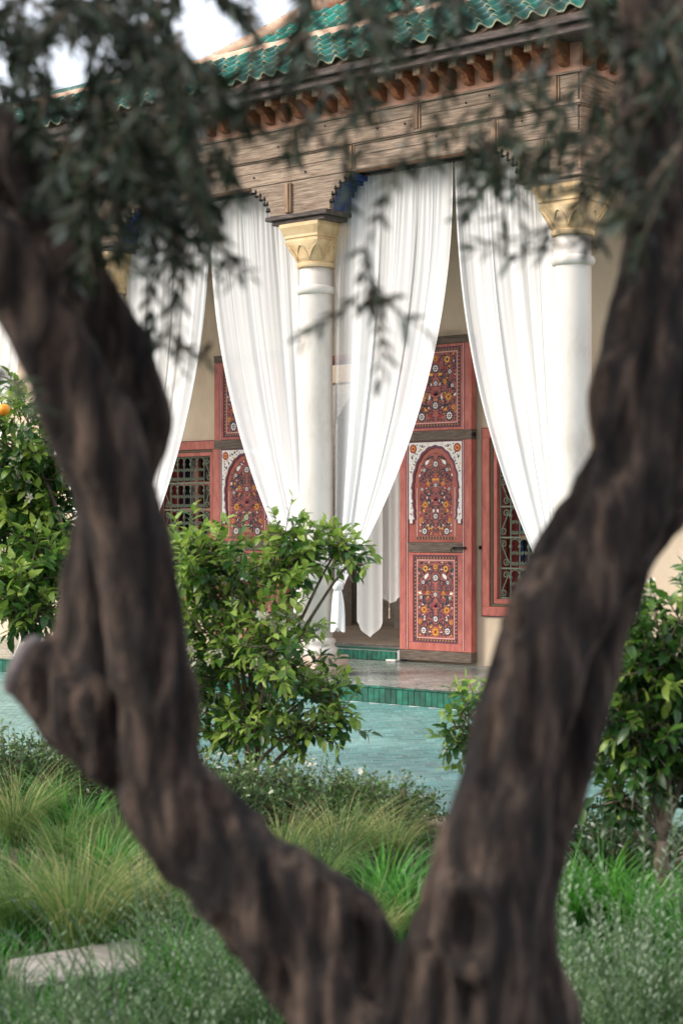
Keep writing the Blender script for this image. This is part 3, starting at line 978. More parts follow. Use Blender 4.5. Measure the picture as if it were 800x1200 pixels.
def rope(pt, u0, u1, v0, v1, wd, mirror=False):
    """rope border of slanting ochre and dark dashes round a rectangle"""
    for (a0, a1, b0, b1) in ((u0, u1, v0, v0 + wd), (u0, u1, v1 - wd, v1), (u0, u0 + wd, v0 + wd, v1 - wd), (u1 - wd, u1, v0 + wd, v1 - wd)):
        pt.poly([(a0, b0), (a1, b0), (a1, b1), (a0, b1)], D, 1, False)
        horiz = (a1 - a0) > (b1 - b0)
        L_ = (a1 - a0) if horiz else (b1 - b0)
        n = max(1, int(L_ / 0.02))
        for k in range(n):
            t0 = (k + 0.12) * L_ / n
            t1 = (k + 0.62) * L_ / n
            s = L_ / n * 0.3
            if horiz:
                pt.poly([(a0 + t0, b0 + wd * .2), (a0 + t1, b0 + wd * .2), (a0 + min(L_, t1 + s), b1 - wd * .2), (a0 + min(L_, t0 + s), b1 - wd * .2)], Y if k % 2 else P, 2, False)
            else:
                pt.poly([(a0 + wd * .2, b0 + t0), (a1 - wd * .2, b0 + min(L_, t0 + s)), (a1 - wd * .2, b0 + min(L_, t1 + s)), (a0 + wd * .2, b0 + t1)], Y if k % 2 else P, 2, False)
def outline(pt, u0, u1, v0, v1, wd, mi, layer=1):
    for (a0, a1, b0, b1) in ((u0, u1, v0, v0 + wd), (u0, u1, v1 - wd, v1), (u0, u0 + wd, v0 + wd, v1 - wd), (u1 - wd, u1, v0 + wd, v1 - wd)):
        pt.poly([(a0, b0), (a1, b0), (a1, b1), (a0, b1)], mi, layer, False)

def door_leaf(x0, x1, seed, label):
    root = empty('door_leaf', ((x0 + x1) / 2, LEAF_Y, PLAT_Z), pav)
    root['label'] = label
    Yf = LEAF_Y
    zb = PLAT_Z + 0.025
    cxm = (x0 + x1) / 2
    hw = (x1 - x0) / 2
    MB().box(x0 + 0.004, x1 - 0.004, Yf + 0.02, Yf + 0.085, zb + 0.004, DOOR_TOP - 0.004).build('core_board', CORAL, root)
    st = 0.15
    for (a, b) in ((x0, x0 + st * 0.8), (x1 - st * 0.8, x1)):
        MB().box(a, b, Yf, Yf + 0.019, zb + 0.115, DOOR_TOP - 0.087).build('stile', CORAL, root, bevel=0.003)
    for (z0, z1, d, nm) in ((zb, zb + 0.113, 0.006, 'bottom_rail'), (1.365, 1.475, 0.004, 'lower_rail'), (2.585, 2.695, 0.004, 'upper_rail'), (DOOR_TOP - 0.085, DOOR_TOP, 0.006, 'top_rail')):
        full = nm in ('bottom_rail', 'top_rail', 'upper_rail')
        a, b = (x0 - 0.003, x1 + 0.003) if full else (x0 + st * 0.8, x1 - st * 0.8)
        MB().box(a, b, Yf - d, Yf + (0.088 if full else 0.019), z0, z1).build(nm, DOORWOOD, root, bevel=0.004)
    ln = Paint(cxm, Yf, 0)
    for s in (-1, 1):
        e = hw - st * 0.8
        for (o, wd, mi) in ((0.012, 0.007, LN), (0.024, 0.012, P)):
            for (z0, z1) in ((zb + 0.13, 2.58), (2.70, DOOR_TOP - 0.09)):
                u = s * (e + o)
                ln.poly([(u - wd / 2, z0), (u + wd / 2, z0), (u + wd / 2, z1), (u - wd / 2, z1)], mi, 1, False)
    ln.b.build('painted_lines', PM, root)
    pw = hw - st * 0.8
    for (z0, z1, sd) in ((zb + 0.115, 1.363, 1), (2.697, DOOR_TOP - 0.087, 2)):
        # sunk coral field, moulded frame, painted panel
        m0 = 0.07 if sd == 1 else 0.03
        iz0, iz1 = z0 + (0.085 if sd == 1 else 0.03), z1 - 0.03
        for (a, b, c, d) in ((cxm - pw, cxm + pw, z0, iz0), (cxm - pw, cxm + pw, iz1, z1), (cxm - pw, cxm - pw + m0, iz0, iz1), (cxm + pw - m0, cxm + pw, iz0, iz1)):
            MB().box(a + 0.001, b - 0.001, Yf + 0.004, Yf + 0.019, c + 0.001, d - 0.001).build('panel_frame', CORAL, root, bevel=0.002)
        pn = MB().box(cxm - pw + m0, cxm + pw - m0, Yf + 0.012, Yf + 0.0195, iz0, iz1).build('painted_panel', PANELRED, root)
        u = pw - m0
        pt = Paint(cxm, Yf + 0.0115, iz0)
        h = iz1 - iz0
        outline(pt, -u, u, 0, h, 0.014, P)
        rope(pt, -u + 0.016, u - 0.016, 0.016, h - 0.016, 0.024)
        outline(pt, -u + 0.05, u - 0.05, 0.05, h - 0.05, 0.007, LN)
        ai = u - 0.06
        pt2 = Paint(cxm, Yf + 0.0115, iz0 + 0.062)
        hh = h - 0.124
        arabesque(pt2, ai, hh, lambda U, V, r_, ai=ai, hh=hh: abs(U) + r_ < ai and r_ < V < hh - r_, seed + sd)
        pt.b.v, o = pt.b.v, len(pt.b.v)
        pt.b.add(pt2.b.v, pt2.b.f, pt2.b.m)
        pt.b.build('floral_painting', PM, root)
    # the wicket with its scalloped horseshoe arch
    z0, z1 = 1.477, 2.583
    MB().box(cxm - pw, cxm + pw, Yf + 0.014, Yf + 0.0195, z0, z1).build('painted_panel', PANELRED, root)
    ra, rzv = pw - 0.075, 0.44
    cz = z1 - 0.07 - rzv
    foot = z0 + 0.25
    def arch(k, grow=0.0):
        # k in 0..1 from the right foot over the crown to the left foot; slight horseshoe, scalloped
        sc = grow + 0.012 * abs(math.sin(k * 17 * math.pi))
        if k < 0.2 or k > 0.8:
            q = (k if k < 0.2 else 1 - k) / 0.2
            u = ra * (0.90 + 0.10 * math.sin(q * math.pi / 2)) + sc
            return (u if k < 0.2 else -u), foot + (cz - foot) * q
        t = (k - 0.2) / 0.6 * math.pi
        return (ra + sc) * math.cos(t), cz + (rzv + sc) * math.sin(t)
    N = 120
    sp = MB()
    ring = [arch(k / N) for k in range(N + 1)]
    vs, fs = [], []
    Wd, tp = pw - 0.012, z1 - 0.012
    for i_, (u, v) in enumerate(ring):
        k = i_ / N
        if k <= 0.2 or k >= 0.8:
            ou, ov = math.copysign(Wd, u), v
        else:
            th = (k - 0.2) / 0.6 * 4          # 0..4, corners at 1 and 3
            if th <= 1: ou, ov = Wd, cz + (tp - cz) * th
            elif th <= 3: ou, ov = Wd * (2 - th), tp
            else: ou, ov = -Wd, cz + (tp - cz) * (4 - th)
        vs += [(cxm + u, Yf + 0.003, v), (cxm + ou, Yf + 0.003, ov), (cxm + u, Yf + 0.0138, v)]
    ms = []
    for i in range(N):
        fs += [(3 * i, 3 * i + 3, 3 * i + 4, 3 * i + 1), (3 * i, 3 * i + 2, 3 * i + 5, 3 * i + 3)]
        ms += [0, 1]
    sp.add(vs, fs, ms)
    # square outer corners of the white spandrels
    sp.build('arch_spandrel', [P_WHITE, CORALDK], root)
    pt = Paint(cxm, Yf + 0.0028, 0)
    for (a_, b_, c_, d_) in ((-pw + .001, -pw + .012, foot, z1 - .001), (pw - .012, pw - .001, foot, z1 - .001), (-pw + .012, pw - .012, z1 - .012, z1 - .001)):
        pt.poly([(a_, c_), (b_, c_), (b_, d_), (a_, d_)], P, 1, False)
    for s_ in (-1, 1):
        pt.poly([(s_ * (pw - .045) - .035, foot - .05), (s_ * (pw - .045) + .035, foot - .05), (s_ * (pw - .045) + .035, foot), (s_ * (pw - .045) - .035, foot)], P, 1, False)
        pt.poly([(s_ * (pw - .045) - .02, foot - .045), (s_ * (pw - .045) + .02, foot - .045), (s_ * (pw - .045) + .02, foot + .02), (s_ * (pw - .045) - .02, foot + .02)], W, 3, False)
    inner, outer = [arch(k / N, -0.012) for k in range(N + 1)], [arch(k / N, 0.016) for k in range(N + 1)]
    for i in range(N):
        pt.poly([inner[i], outer[i], outer[i + 1], inner[i + 1]], P, 1, False)
    rs = random.Random(seed)
    got = []
    def spand(u, v, r_):
        if not (abs(u) + r_ < pw - 0.02 and foot + r_ < v < z1 - 0.02 - r_):
            return False
        return (abs(u) > ra + 0.025 + r_) if v < cz else math.hypot(u / (ra + 0.04 + r_), (v - cz) / (rzv + 0.04 + r_)) > 1
    cu_, cv_ = pw - 0.075, z1 - 0.08
    pt.disc(cu_, cv_, 0.05, RD, 3, 14); pt.disc(cu_, cv_, 0.03, Y, 4, 10); pt.disc(cu_, cv_, 0.018, RD, 5, 8)
    got.append((cu_, cv_, 0.052))
    for _ in range(3000):
        u, v = rs.uniform(0, pw), rs.uniform(foot, z1)
        r_ = rs.choice((0.02, 0.014, 0.011))
        if u < r_ or not spand(u, v, r_) or any((u - a) ** 2 + (v - b) ** 2 < (r_ + c) ** 2 for a, b, c in got):
            continue
        got.append((u, v, r_ * 0.9))
        pt.leaf(u - r_ * 0.8, v, rs.uniform(0, 6.28), r_ * 2.2, r_ * 1.2, rs.choices((D, RD, Y, G, P), (3, 2, 1.6, 2, 2))[0], 2)
    # inside the arch
    pt2 = Paint(cxm, Yf + 0.0135, z0 + 0.03)
    ai = ra * 0.86
    hh = z1 - z0 - 0.05
    base = z0 + 0.03
    def ins(u, v, r_):
        if v + base > cz:
            return math.hypot(u / (ra - 0.045), (v + base - cz) / (rzv - 0.045)) < 1 - r_ / ra
        return abs(u) + r_ < ai - 0.035 and v > r_ + 0.03
    rope(pt2, -ai, ai, 0, 0.028 + 0.001, 0.014)
    for s in (-1, 1):
        pt2.poly([(s * ai - 0.004, 0.03), (s * ai + 0.004, 0.03), (s * ai + 0.004, cz - base), (s * ai - 0.004, cz - base)][::1], LN, 1, False)
    arabesque(pt2, ai - 0.03, hh, ins, seed + 9)
    pt.b.add(pt2.b.v, pt2.b.f, pt2.b.m)
    pt.b.build('floral_painting', PM, root)
    # iron latch on the lower dark rail
    lt = MB()
    lx = x1 - 0.2
    lt.box(lx - 0.02, lx + 0.13, Yf - 0.022, Yf - 0.004, 1.405, 1.43)
    lt.lathe([(0.018, 0), (0.022, 0.012), (0.012, 0.024)], (lx - 0.03, Yf - 0.014, 1.405), 10)
    lt.tube([(lx - 0.03, Yf - 0.015, 1.42), (lx - 0.055, Yf - 0.03, 1.40), (lx - 0.05, Yf - 0.03, 1.37)], 0.007, 6)
    lt.build('latch', IRONBLACK, root)
    hk = MB().box(x1 + 0.004, x1 + 0.02, Yf + 0.01, Yf + 0.05, 2.62, 2.66).build('hinge_pin', IRONBLACK, root)
    return root
door_leaf(DX1, BX1, 3, 'right leaf of the painted door, floral panels on coral red')
door_leaf(BX0, DX0, 40, 'left leaf of the painted door, half behind the curtain and bush')
MB().box(DX1 - 0.12, DX1 + 0.02, LEAF_Y - 0.1, LEAF_Y - 0.02, PLAT_Z + 0.003, PLAT_Z + 0.024).build('door_wedge', P_WHITE, pav, bevel=0.003)
# doorway lining
dl = MB()
dl.box(DX0, DX0 + 0.05, WALL_Y - 0.005, WALL_Y + 0.44, STEP_Z + 0.005, DOOR_TOP - 0.1)
dl.box(DX1 - 0.05, DX1, WALL_Y - 0.005, WALL_Y + 0.44, STEP_Z + 0.005, DOOR_TOP - 0.1)
dl.box(DX0 + 0.051, DX1 - 0.051, WALL_Y - 0.005, WALL_Y + 0.44, DOOR_TOP - 0.16, DOOR_TOP - 0.1)
dl.build('door_lining', CORAL, pav)

# ------------------------------------------------------------------ windows with wrought iron
def window(x0, x1, label):
    root = empty('window', ((x0 + x1) / 2, WALL_Y, WZ0), pav)
    root['label'] = label
    z0, z1 = WZ0, WZ1
    Yw = WALL_Y
    def frame(a, b, c, d, wd, yf, yb, mat, nm):
        m_ = MB()
        m_.box(a, b, yf, yb, c, c + wd).box(a, b, yf, yb, d - wd, d).box(a, a + wd, yf, yb, c + wd + .0005, d - wd - .0005).box(b - wd, b, yf, yb, c + wd + .0005, d - wd - .0005)
        m_.build(nm, mat, root, bevel=0.003)
    frame(x0, x1, z0, z1, 0.1, Yw - 0.03, Yw + 0.05, CORAL, 'outer_frame')
    frame(x0 - 0.008, x1 + 0.008, z0 - 0.008, z1 + 0.008, 0.0075, Yw - 0.028, Yw - 0.001, P_PURP, 'edge_line')
    frame(x0 + 0.1005, x1 - 0.1005, z0 + 0.1005, z1 - 0.1005, 0.03, Yw - 0.012, Yw + 0.06, P_BROWN, 'middle_frame')
    frame(x0 + 0.131, x1 - 0.131, z0 + 0.131, z1 - 0.131, 0.05, Yw + 0.0, Yw + 0.16, CORAL, 'inner_frame')
    a, b, c, d = x0 + 0.18, x1 - 0.18, z0 + 0.18, z1 - 0.18
    # the casement behind the grille
    MB().box(a - 0.02, b + 0.02, Yw + 0.27, Yw + 0.28, c - 0.02, d + 0.02).build('pane', GLASS, root)
    cs = 0.13
    for (p, q) in ((a - 0.02, a + cs), (b - cs, b + 0.02)):
        MB().box(p, q, Yw + 0.2, Yw + 0.26, c - 0.02, d + 0.02).build('shutter_stile', CORALDK, root)
    mid = (a + b) / 2
    MB().box(mid - 0.03, mid + 0.03, Yw + 0.21, Yw + 0.26, c - 0.02, d + 0.02).build('mullion', CORAL, root)
    for k in range(1, 5):
        z = c + (d - c) * k / 5
        for (p, q) in ((a + cs + 0.001, mid - 0.031), (mid + 0.031, b - cs - 0.001)):
            MB().box(p, q, Yw + 0.215, Yw + 0.255, z - 0.025, z + 0.025).build('glazing_bar', CORAL, root)
    for (p, q) in ((a + cs + 0.001, a + cs + 0.025), (b - cs - 0.025, b - cs - 0.001)):
        MB().box(p, q, Yw + 0.262, Yw + 0.268, c, d).build('blue_strip', BLUE, root)
    # wrought iron grille
    yg = Yw + 0.05
    rows = 5
    hgt = (d - c) / rows
    for k in range(rows + 1):
        z = min(max(c + hgt * k, c + 0.012), d - 0.012)
        MB().box(a - 0.03, b + 0.03, yg - 0.008, yg + 0.008, z - 0.009, z + 0.009).build('cross_bar', GRILLE, root)
    edge = 0.15
    n = 5
    inner = [a + edge + (b - a - 2 * edge) * i / n for i in range(n + 1)]
    bars = [a + 0.012] + inner + [b - 0.012]
    bm_ = None
    for X in bars:
        MB().tube([(X, yg, c), (X, yg, d)], 0.0085, 6).build('upright', GRILLE, root)
    sc = MB()
    def scroll(px_, pz, r, a0, sg, turns=1.35):
        pts = []
        for k in range(15):
            t = k / 14
            rr = r * (1 - 0.8 * t)
            an = a0 + sg * t * turns * 2 * math.pi
            pts.append((px_ + rr * math.cos(an), yg - 0.004, pz + rr * math.sin(an)))
        return pts
    # S scroll in the side strips
    r = 0.042
    e = edge / 2
    p1 = scroll(0.016, hgt / 2 - 0.07, r, R(0), 1)
    p2 = scroll(-0.016, -hgt / 2 + 0.07, r, R(180), 1)
    S_ = MB()
    S_.tube(p1, 0.0065, 5)
    S_.tube(p2, 0.0065, 5)
    S_.tube([p1[0], (0.03, yg - 0.004, 0.06), (-0.03, yg - 0.004, -0.06), p2[0]], 0.0065, 5)
    sm = S_.mesh('side_scroll', GRILLE)
    for k in range(rows):
        zc = c + hgt * (k + 0.5)
        for X in (a + e, b - e):
            put('side_scroll', sm, root, Matrix.Translation((X, 0, zc)) @ (Matrix.Scale(-1, 4, (1, 0, 0)) if (k % 2) ^ (X > mid) else Matrix.Identity(4)))
    pitch = inner[1] - inner[0]
    A_ = MB()
    arcp = [(pitch / 2 * math.cos(t), yg - 0.003, -0.075 + 0.065 * math.sin(t)) for t in np.linspace(0.1, math.pi - 0.1, 11)]
    A_.tube(arcp, 0.0055, 5)
    q1 = scroll(-0.028, 0.055, 0.024, R(-60), 1)
    q2 = scroll(0.028, 0.055, 0.024, R(240), -1)
    A_.tube(q1, 0.0055, 5); A_.tube(q2, 0.0055, 5)
    q1 = scroll(-0.028, -0.16, 0.022, R(60), -1)
    q2 = scroll(0.028, -0.16, 0.022, R(120), 1)
    A_.tube(q1, 0.005, 5); A_.tube(q2, 0.005, 5)
    am = A_.mesh('arch_scroll', GRILLE)
    for k in range(1, rows + 1):
        z = c + hgt * k - 0.005
        for i in range(n):
            tag(put('arch_scroll', am, root, Matrix.Translation(((inner[i] + inner[i + 1]) / 2, 0, z))), kind='stuff')
    collar = MB().lathe([(0.01, -0.02), (0.018, -0.008), (0.02, 0.008), (0.013, 0.025)], (0, 0, 0), 8).mesh('collar', GRILLE)
    for k in range(1, rows + 1):
        for X in inner:
            put('collar', collar, root, Matrix.Translation((X, yg, c + hgt * k - 0.1)))
window(WX0, WX1, 'right window with green iron grille beside the painted door')
window(VX0, VX1, 'left window with green iron grille, mostly behind the trunk')
MB().box(BX1 + 0.05, BX1 + 0.063, WALL_Y - 0.06, WALL_Y + 0.01, 1.4, 1.44).build('wall_hook', IRONBLACK, pav)

# ------------------------------------------------------------------ curtains
def sheet(name, fn, ns, nt, mat, parent, dens):
    vs, fs, tt = [], [], []
    for j in range(nt + 1):
        for i in range(ns + 1):
            s, t = i / ns, j / nt
            vs.append(fn(s, t))
            tt.append(dens(s, t))
    for j in range(nt):
        for i in range(ns):
            a = j * (ns + 1) + i
            fs.append((a, a + 1, a + ns + 2, a + ns + 1))
    me = bpy.data.meshes.new(name)
    me.from_pydata([tuple(v) for v in vs], [], fs)
    me.materials.append(mat)
    at_ = me.attributes.new('tint', 'FLOAT', 'POINT')
    at_.data.foreach_set('value', tt)
    me.polygons.foreach_set('use_smooth', [True] * len(me.polygons))
    return put(name, me, parent)
CUR_Y = 0.06
ZTOP = 5.12
def curtain(xo, xc, side, label, seed, ztie=1.05, thin=0.12):
    """xo: heading end at the column, xc: heading end in mid bay; gathered in a knot at the column"""
    rs = random.Random(seed)
    xt = xo + side * 0.0
    root = tag(empty('curtain', (xt, CUR_Y, ztie)), label, 'curtain', 'white curtains tied back to the columns')
    ph = [rs.uniform(0, 6.28) for _ in range(6)]
    sdn = seed * 3.7
    def fold_y(s, t):
        return noise.noise((s * 8.5 + sdn, t * 0.7, sdn)) + 0.45 * noise.noise((s * 19 + sdn, t * 1.1, sdn + 4)) * (1 - 0.5 * t)
    def warp(s):
        return s + 0.018 * math.sin(2 * math.pi * 3 * s + ph[4]) + 0.01 * math.sin(2 * math.pi * 7 * s + ph[5])
    def fn(s, t):
        sw = warp(s)
        z = ZTOP + (ztie - ZTOP) * t
        xtop = xo + (xc - xo) * s
        xb = xt + (xc - xo) / abs(xc - xo) * (0.0 + 0.10 * s)
        p = 1.1 + 1.15 * s ** 0.7
        x = xtop + (xb - xtop) * t ** p
        # fine pleats at the heading that melt into fewer broad folds
        a1 = 0.012 * (1 - t) ** 4 + 0.0006
        a2 = 0.024 * min(1, t * 3 + 0.25) * (1 - 0.55 * t ** 2)
        a3 = 0.008 * min(1, t * 2) * (1 - 0.4 * t)
        y = CUR_Y + a1 * math.sin(2 * math.pi * 31 * sw + ph[0]) + a2 * 2.4 * fold_y(sw, t) + a3 * math.sin(2 * math.pi * 13 * sw + ph[2] + 0.7 * t)
        y += 0.06 * t * math.sin(math.pi * s)
        x += 0.02 * math.cos(2 * math.pi * 6.5 * sw + ph[1] + 0.5 * math.sin(2.2 * t + ph[2])) * min(1, t * 3 + 0.3) * (1 - t ** 4)
        return (x, y, z + 0.25 * s * s * t ** 6 * 0)
    def dens(s, t):
        fold = min(1, max(0, 0.5 + 0.9 * noise.noise((warp(s) * 12 + sdn, t * 0.8, sdn + 9))))
        hem = 1.0 if s > 0.985 else 0.0
        base = 0.50 + 0.38 * fold
        base = base + (0.94 - base) * min(1, t ** 2.6)
        if s < thin:
            k = min(1, (thin - s) / 0.03)
            base = base * (1 - k) + 0.36 * k
        return max(base, hem * 0.97)
    sheet('drape', fn, 150, 60, VOILE, root, dens)
    sg = (xc - xo) / abs(xc - xo)
    kx = xt + sg * 0.06
    kn = MB()
    n = 14
    kn.lathe([(0.03, 0.045), (0.046, 0.03), (0.056, 0.0), (0.05, -0.03), (0.036, -0.05)], (kx, CUR_Y - 0.02, ztie), n)
    kn.v = [(x + 0.022 * noise.noise((x * 30, y * 30, z * 30)), y + 0.015 * noise.noise((x * 28, y * 30 + 4, z * 30)), z + 0.022 * noise.noise((x * 25 + 5, y * 25, z * 25))) for x, y, z in kn.v]
    kn.t = [0.97] * len(kn.f)
    kn.build('knot', VOILE, root, smooth=True, tint=True)
    def fn2(s, t):
        a = 2 * math.pi * s
        r = 0.04 + 0.03 * t ** 0.5
        fold = 1 + 0.3 * noise.noise((math.cos(a) * 1.6 + sdn, math.sin(a) * 1.6, t * 0.8)) + 0.16 * math.sin(5 * a + ph[3] + t) * min(1, t * 3)
        return (kx + r * fold * math.cos(a), CUR_Y - 0.02 + 0.75 * r * fold * math.sin(a), ztie - 0.04 - 0.40 * t + (0.025 * math.sin(3 * a + ph[1]) if t == 1 else 0))
    sheet('tail', fn2, 40, 14, VOILE, root, lambda s, t: 0.94)
    rg = MB().box(min(xo, xc), max(xo, xc), CUR_Y - 0.05, CUR_Y + 0.05, ZTOP - 0.004, ZTOP + 0.012).build('curtain_rail', DARKWOOD, root)
    return root
midR = on_y(531, CUR_Y)
midL = on_y(246, CUR_Y)
curtain(0.20, midR - 0.012, 1, 'white curtain swept left and knotted at the near column by the doorway', 5, thin=0.16)
curtain(3.14 - 0.19, midR + 0.012, -1, 'white curtain swept right to the column behind the right olive trunk', 9, thin=0.03)
curtain(-0.20, midL + 0.012, -1, 'white curtain swept right over the left door leaf to the middle column', 14, thin=0.03)
curtain(-3.14 + 0.2, midL - 0.012, 1, 'white curtain at far left, swept left behind the olive limb', 21, thin=0.03)
curtain(-6.28 + 0.2, -4.72, 1, 'white curtain at the extreme left, above the orange tree', 38, thin=0.03)
curtain(-3.14 - 0.2, -4.7, -1, 'white curtain glimpsed behind the orange tree at the left edge', 33, thin=0.03)

def door_panel(px0, px1, ytip, yside, Y, label, seed, tassel):
    x0, x1 = on_y(px0, Y), on_y(px1, Y)
    zt, zs = z_at((x0 + x1) / 2, Y, ytip), z_at((x0 + x1) / 2, Y, yside)
    root = tag(empty('door_drape', ((x0 + x1) / 2, Y, zt)), label, 'curtain', 'white pointed drapes hanging in the doorway')
    ztop = DOOR_TOP - 0.17
    def fn(s, t):
        zb_ = zt + (zs - zt) * abs(2 * s - 1) ** 1.3
        z = ztop + (zb_ - ztop) * t
        return (x0 + (x1 - x0) * s, Y + 0.018 * math.sin(2 * math.pi * 2.5 * s + seed), z)
    sheet('panel', fn, 40, 40, LINEN, root, lambda s, t: 0.99 if s < 0.04 or s > 0.96 or t > 0.985 else 0.86)
    if tassel:
        xm = (x0 + x1) / 2
        ts = MB()
        ts.tube([(xm, Y - 0.02, zt + 0.01), (xm, Y - 0.02, zt - 0.05)], 0.004, 6)
        ts.lathe([(0.004, 0), (0.012, -0.012), (0.012, -0.03), (0.007, -0.035), (0.013, -0.12)], (xm, Y - 0.02, zt - 0.05), 8)
        ts.build('tassel', TASSEL, root)
    return root
door_panel(417, 449, 747, 729, WALL_Y + 0.07, 'long white drape in the doorway ending in a low point', 1, False)
door_panel(446, 469, 707, 699, WALL_Y + 0.14, 'shorter white drape with tassel against the right door leaf', 3, True)

# ------------------------------------------------------------------ foliage machinery
LEAF_F = [(0, 2, 1), (0, 3, 2), (1, 2, 5, 4), (2, 3, 6, 5), (4, 5, 7), (5, 6, 7)]
def leaf_template(ln, wd, fold=0.25, droop=0.25):
    v = []
    for (t, w_) in ((0, 0), (0.32, 0.92), (0.66, 0.8), (1, 0)):
        z = -droop * ln * t * t
        if w_ == 0:
            v.append((0, t * ln, z))
        else:
            for s in (-1, 0, 1):
                v.append((s * wd / 2 * w_, t * ln, z + abs(s) * fold * wd / 2 * w_))
    return np.array(v)
def frame_from(d, up):
    d = d.normalized()
    s = d.cross(up)
    if s.length < 1e-4:
        s = d.cross(Vector((1, 0, 0)))
    s.normalize()
    n = s.cross(d)
    return Matrix(((s.x, d.x, n.x, 0), (s.y, d.y, n.y, 0), (s.z, d.z, n.z, 0), (0, 0, 0, 1)))
class Foliage:
    def __init__(self, tmpl, mat):
        self.T, self.mat = tmpl, mat
        self.M, self.t = [], []
    def add(self, p, d, up, sc, tint):
        m = frame_from(d, up)
        m = Matrix.Translation(p) @ m @ Matrix.Scale(sc, 4)
        self.M.append(m)
        self.t.append(min(1, max(0, tint)))
    def emit(self, parent, nparts, name='leaf', rest='foliage', faces=LEAF_F):
        idx = list(range(len(self.M)))
        scored = []
        if nparts:
            for i in idx:
                q = proj(self.M[i].translation)
                if q and 0 < q[0] < 800 and 0 < q[1] < 1200:
                    scored.append((q[2] / self.M[i].to_scale().x, i))
            scored.sort()
        chosen = set(i for _, i in scored[:nparts])
        bank = []
        if chosen:
            for k in range(6):
                me = bpy.data.meshes.new(name)
                me.from_pydata(self.T.tolist(), [], faces)
                me.materials.append(self.mat)
                a = me.attributes.new('tint', 'FLOAT', 'POINT')
                a.data.foreach_set('value', [k / 5] * len(self.T))
                me.polygons.foreach_set('use_smooth', [True] * len(me.polygons))
                bank.append(me)
            for i in chosen:
                put(name, bank[int(round(self.t[i] * 5))], parent, self.M[i])
        left = [i for i in idx if i not in chosen]
        if left:
            A = np.array([self.M[i] for i in left])
            V = np.einsum('nij,vj->nvi', A[:, :3, :3], self.T) + A[:, None, :3, 3]
            n = len(self.T)
            F = [tuple(b * n + j for j in f) for b in range(len(left)) for f in faces]
            me = bpy.data.meshes.new(rest)
            me.from_pydata(V.reshape(-1, 3).tolist(), [], F)
            me.materials.append(self.mat)
            a = me.attributes.new('tint', 'FLOAT', 'POINT')
            a.data.foreach_set('value', np.repeat([self.t[i] for i in left], n))
            me.polygons.foreach_set('use_smooth', [True] * len(me.polygons))
            o = put(rest, me, parent)
            o['kind'] = 'stuff'
def rdir(rs, up=0.0):
    v = Vector((rs.gauss(0, 1), rs.gauss(0, 1), rs.gauss(0, 1) + up))
    return v.normalized()
def bez(a, b, c, n):
    return [a.lerp(b, t).lerp(b.lerp(c, t), t) for t in [k / n for k in range(n + 1)]]

